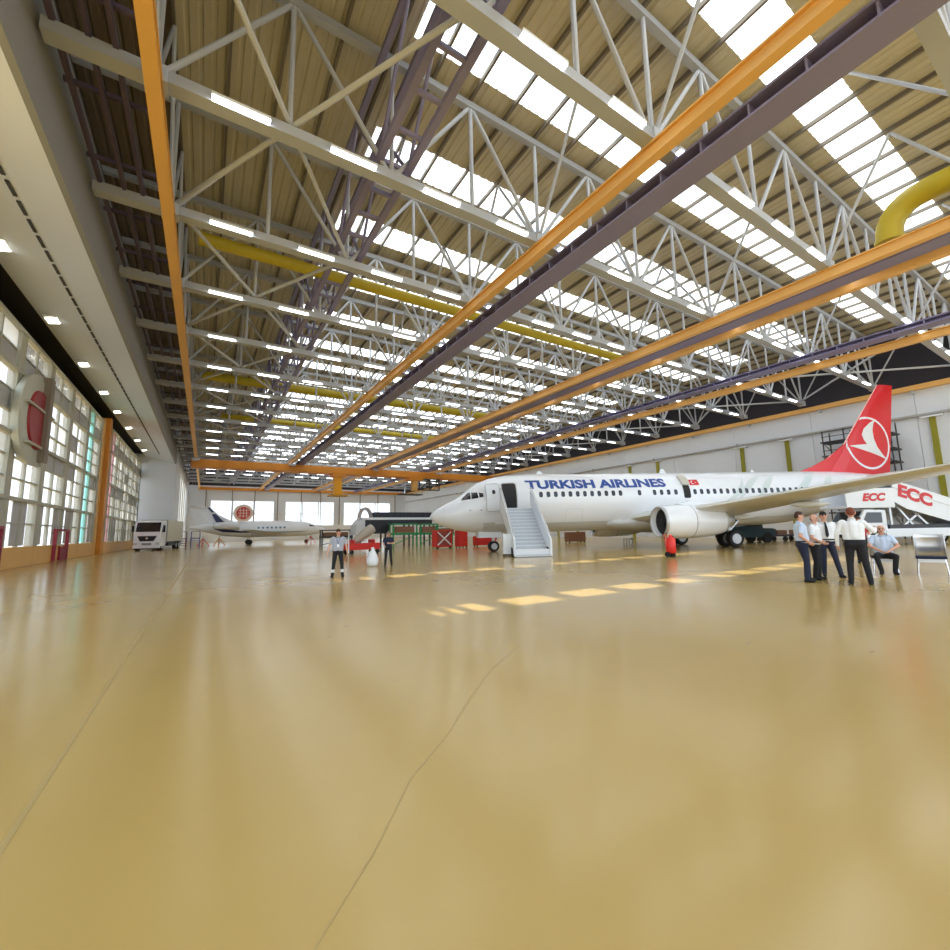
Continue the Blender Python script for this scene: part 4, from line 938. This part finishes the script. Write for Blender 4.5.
MB().prism([(-2, .45), (-2, 1.3), (-.6, 1.4), (-.4, 1.75), (.9, 1.75), (1.0, 1.2), (2.0, 1.15), (2.05, .45)], -.95, .95).build('body', teal_d, tt, bev=.05)
for x in (-1.3, 1.3):
    for y in (-.85, .85): MB().lathe([(-.15, .42), (.15, .42)], (x, y, .42), 'y', 18).build('wheel', black, tt)
MB().box((-.35, -.97, 1.42), (.85, -.94, 1.68)).build('window', glass_d, tt)
for i, (px, py, lab) in enumerate(((42.6, 19.2, 'low dark dolly with crates nearest the teal tow tractor'), (46.3, 17.4, 'low dark dolly with crates toward the right wall'))):
    d = thing('cargo_dolly', lab, 'dolly', (px, py, 0), PTH+.1*i)
    MB().box((-1.7, -.7, .4), (1.7, .7, .55)).build('deck', dgrey, d)
    for x in (-1.3, 1.3):
        for y in (-.6, .6): MB().lathe([(-.08, .2), (.08, .2)], (x, y, .2), 'y', 14).build('wheel', black, d)
    for k, x in enumerate((-1.1, 0, 1.1)): MB().box((x-.48, -.55, .56), (x+.48, .55, .95+.12*(k % 2))).build('crate', (brown, dgrey, brown)[k], d)
# maintenance dock with green trestles beyond the nose
md_ = thing('maintenance_dock', 'long dark maintenance dock with a white stripe and silver end', 'dock', (13.1, 45, 0))
MB().box((2.0, -.9, 3.05), (8.6, .9, 3.6)).build('upper_deck', mat('dock_navy', (40, 42, 58), .5), md_); MB().box((.6, -1.0, 2.8), (8.8, 1.0, 3.04)).build('stripe', white_s, md_)
MB().box((.9, -1.0, 1.35), (3.6, 1.0, 2.8)).build('dark_panel', mat('dock_black', (34, 36, 44), .45), md_); MB().box((3.6, -1.0, 2.35), (8.6, 1.0, 2.8)).build('dark_panel', MATS['dock_black'], md_)
MB().prism([(-.1, 1.25), (.0, 2.3), (.5, 2.85), (.9, 2.85), (.9, 1.25)], -1.0, 1.0).build('end_cap', alu, md_)
for k in range(8): MB().box((2.2+.8*k, -.93, 3.05), (2.26+.8*k, -.9, 3.6)).build('rib', dgrey, md_)
for x in (.5, 3.2, 5.9, 8.4): MB().box((x-.08, -.8, 0), (x+.08, -.64, 2.8)).build('leg', dgrey, md_); MB().box((x-.08, .64, 0), (x+.08, .8, 2.8)).build('leg', dgrey, md_)
MB().box((-.1, -1.1, .55), (1.0, -.2, 1.2)).build('lower_box', white_s, md_)
rg = thing('cowl_ring', 'grey half ring of an engine cowl standing on the dark dock', 'cowl', (14.3, 45.0, 3.05))
ra = MB(); a_ = [(math.cos(t), math.sin(t)) for t in np.linspace(0, math.pi, 17)]
ra.loft([[(.75*c, y, 1.1*s_) for c, s_ in a_]+[(.5*c, y, .8*s_) for c, s_ in a_[::-1]] for y in (-.25, .25)]); ra.build('shell', mat('cowl_grey', (168, 160, 158), .5), rg)
def trestle(label, x, y, wd, hgt, M=green):
    t = thing('work_trestle', label, 'trestle', (x, y, 0))
    for a in (0, wd):
        for q in (-.5, .5): MB().box((a-.07, q-.07, 0), (a+.07, q+.07, hgt)).build('leg', M, t)
    MB().box((-.1, -.6, hgt-.12), (wd+.1, .6, hgt)).build('top_deck', M, t); MB().box((-.1, -.6, hgt*.5), (wd+.1, .6, hgt*.5+.22)).build('mid_shelf', M, t)
    MB().bar((0, -.52, .2), (wd, -.52, hgt*.5), .08).build('brace', M, t)
    MB().box((.25, -.45, hgt*.5+.23), (wd-.25, .45, hgt-.3)).build('crate', brown, t)
trestle('green steel trestle with a brown crate under the dark dock', 16.3, 42.5, 2.6, 2.35)
trestle('green steel trestle next to the first, loaded with a brown crate', 19.3, 42.4, 2.0, 2.3)
trestle('low green trestle half hidden by the jet nose', 22.2, 44.5, 2.6, 2.1)
trestle('grey steel trestle left of the dark dock by the private jet', 11.4, 52.0, 3.4, 1.9, dgrey)
def xframe(label, x, y, rz=0):
    t = thing('equipment_stand', label, 'stand', (x, y, 0), rz)
    MB().box((-.75, -.4, .15), (.75, .4, .28)).build('base', red_e, t)
    for a in (-.7, .7): MB().box((a-.06, -.4, .28), (a+.06, .4, 1.45)).build('upright', red_e, t)
    MB().box((-.75, -.4, 1.45), (.75, .4, 1.55)).build('top_bar', red_e, t); MB().box((-.62, -.3, .3), (.62, .35, 1.4)).build('core', mat('faded_red', (158, 76, 72), .6), t)
    for a in (-1, 1): MB().bar((-.62*a, -.42, .32), (.62*a, -.42, 1.4), .09).build('cross_brace', white_s, t)
    for a in (-.6, .6): MB().lathe([(-.05, .15), (.05, .15)], (a, -.3, .15), 'y', 12).build('caster', black, t)
xframe('red wheeled stand with a white crossed front near the jet nose', 17.2, 33.0)
def cabinet(label, x, y, w_, h_, rz=0, M=red_e):
    t = thing('tool_cabinet', label, 'cabinet', (x, y, 0), rz)
    MB().box((-w_/2, -.35, .12), (w_/2, .35, h_)).build('body', M, t)
    for k in range(4): MB().box((-w_/2+.04, -.38, .2+k*(h_-.25)/4), (w_/2-.04, -.35, .14+(k+1)*(h_-.25)/4)).build('drawer', M, t)
    for a in (-1, 1):
        for q in (-.25, .25): MB().lathe([(-.04, .1), (.04, .1)], (a*(w_/2-.12), q, .1), 'x', 10).build('caster', black, t)
cabinet('tall red tool cabinet under the jet nose', 19.2, 33.2, .9, 1.5)
cabinet('wide red tool chest behind the nose wheel', 22.2, 34.0, 2.2, .95)
cabinet('low red tool chest far beneath the blue lettering', 28.4, 35.5, 3.4, 1.05)
cabinet('brown storage chest beside the low red tool chest', 33.4, 33.6, 2.4, 1.1, 0, brown)
def jack(label, x, y, M):
    t = thing('tripod_jack', label, 'jack', (x, y, 0))
    MB().tube((0, 0, .4), (0, 0, 1.5), .12, .07).build('ram', alu, t)
    for k in range(3):
        a = 2.1*k+.4; MB().tube((0, 0, 1.15), (.85*math.cos(a), .85*math.sin(a), .05), .06).build('leg', M, t); MB().cbox((.85*math.cos(a), .85*math.sin(a), .03), (.2, .2, .06)).build('foot', M, t)
jack('red tripod jack under the private jet tail', -.2, 73.5, red_e); jack('orange tripod jack beside the red one', 1.8, 73.8, orange_deep); jack('red tripod jack under the private jet nose', 14.6, 74.0, red_e)
def stand(label, x, y, M, rz=0):
    t = thing('access_stand', label, 'stand', (x, y, 0), rz)
    for a in (-.5, .5):
        for q in (-.9, .9): MB().box((a-.05, q-.05, 0), (a+.05, q+.05, 2.1 if q > 0 else 1.2)).build('leg', M, t)
    for k in range(4): MB().box((-.5, -.9+.35*k, .28+.28*k), (.5, -.6+.35*k, .33+.28*k)).build('tread', M, t)
    MB().box((-.55, .45, 1.2), (.55, .95, 1.27)).build('platform', M, t); MB().bar((-.5, .9, 2.1), (.5, .9, 2.1), .06).build('rail', M, t)
stand('purple access stand between the white lorry and the private jet', -2.6, 69.5, mat('stand_purple', (96, 44, 92), .5)); stand('blue access stand by the private jet tail', -1.1, 70.6, mat('stand_blue', (54, 70, 150), .5))
rs = thing('engine_stand', 'red engine stand with a grey cone beside the white sack', 'stand', (9.5, 30.6, 0), .2)
MB().box((-1.2, -.5, .3), (1.2, .5, .75)).build('base', red_e, rs)
for x in (-1.0, 1.0):
    for y in (-.45, .45): MB().lathe([(-.06, .16), (.06, .16)], (x, y, .16), 'y', 12).build('caster', black, rs)
for x in (-.8, .8): MB().box((x-.06, -.4, .42), (x+.06, .4, 1.0)).build('upright', red_e, rs)
co = MB().lathe([(-1.1, .1), (-.6, .26), (.5, .36), (.9, .33)], (0, 0, 0), 'x', 20).build('cone', mat('cone_grey', (170, 160, 146), .5), rs, True); co.location = (.1, 0, 1.3); co.rotation_euler = (0, -.6, 0)
MB().bar((-1.3, -.6, .1), (-1.3, -.6, 1.6), .05).build('pole', white_s, rs)
# tail dock scaffold behind the fin
sd_ = thing('tail_dock', 'dark scaffold dock with railings against the right wall behind the tail fin', 'scaffold', (52.9, 14.6, 0))
DY = [-2.2, -.6, 1.1, 2.8]
for y in DY:
    for x in (-.9, .9): MB().tube((x, y, 0), (x, y, 10.6), .06, n=6).build('pole', dgrey, sd_)
for z in (2.4, 4.6, 6.8, 8.0, 9.4): MB().box((-1.0, -2.4, z), (1.0, 3.0, z+.12)).build('platform', dgrey, sd_)
for z in (8.6, 10.0, 10.5): MB().tube((-.9, -2.3, z), (-.9, 2.9, z), .04, n=6).build('guard_rail', dgrey, sd_)
for y0, y1 in zip(DY, DY[1:]): MB().tube((-.9, y0, 6.8), (-.9, y1, 9.4), .04, n=6).build('brace', dgrey, sd_)
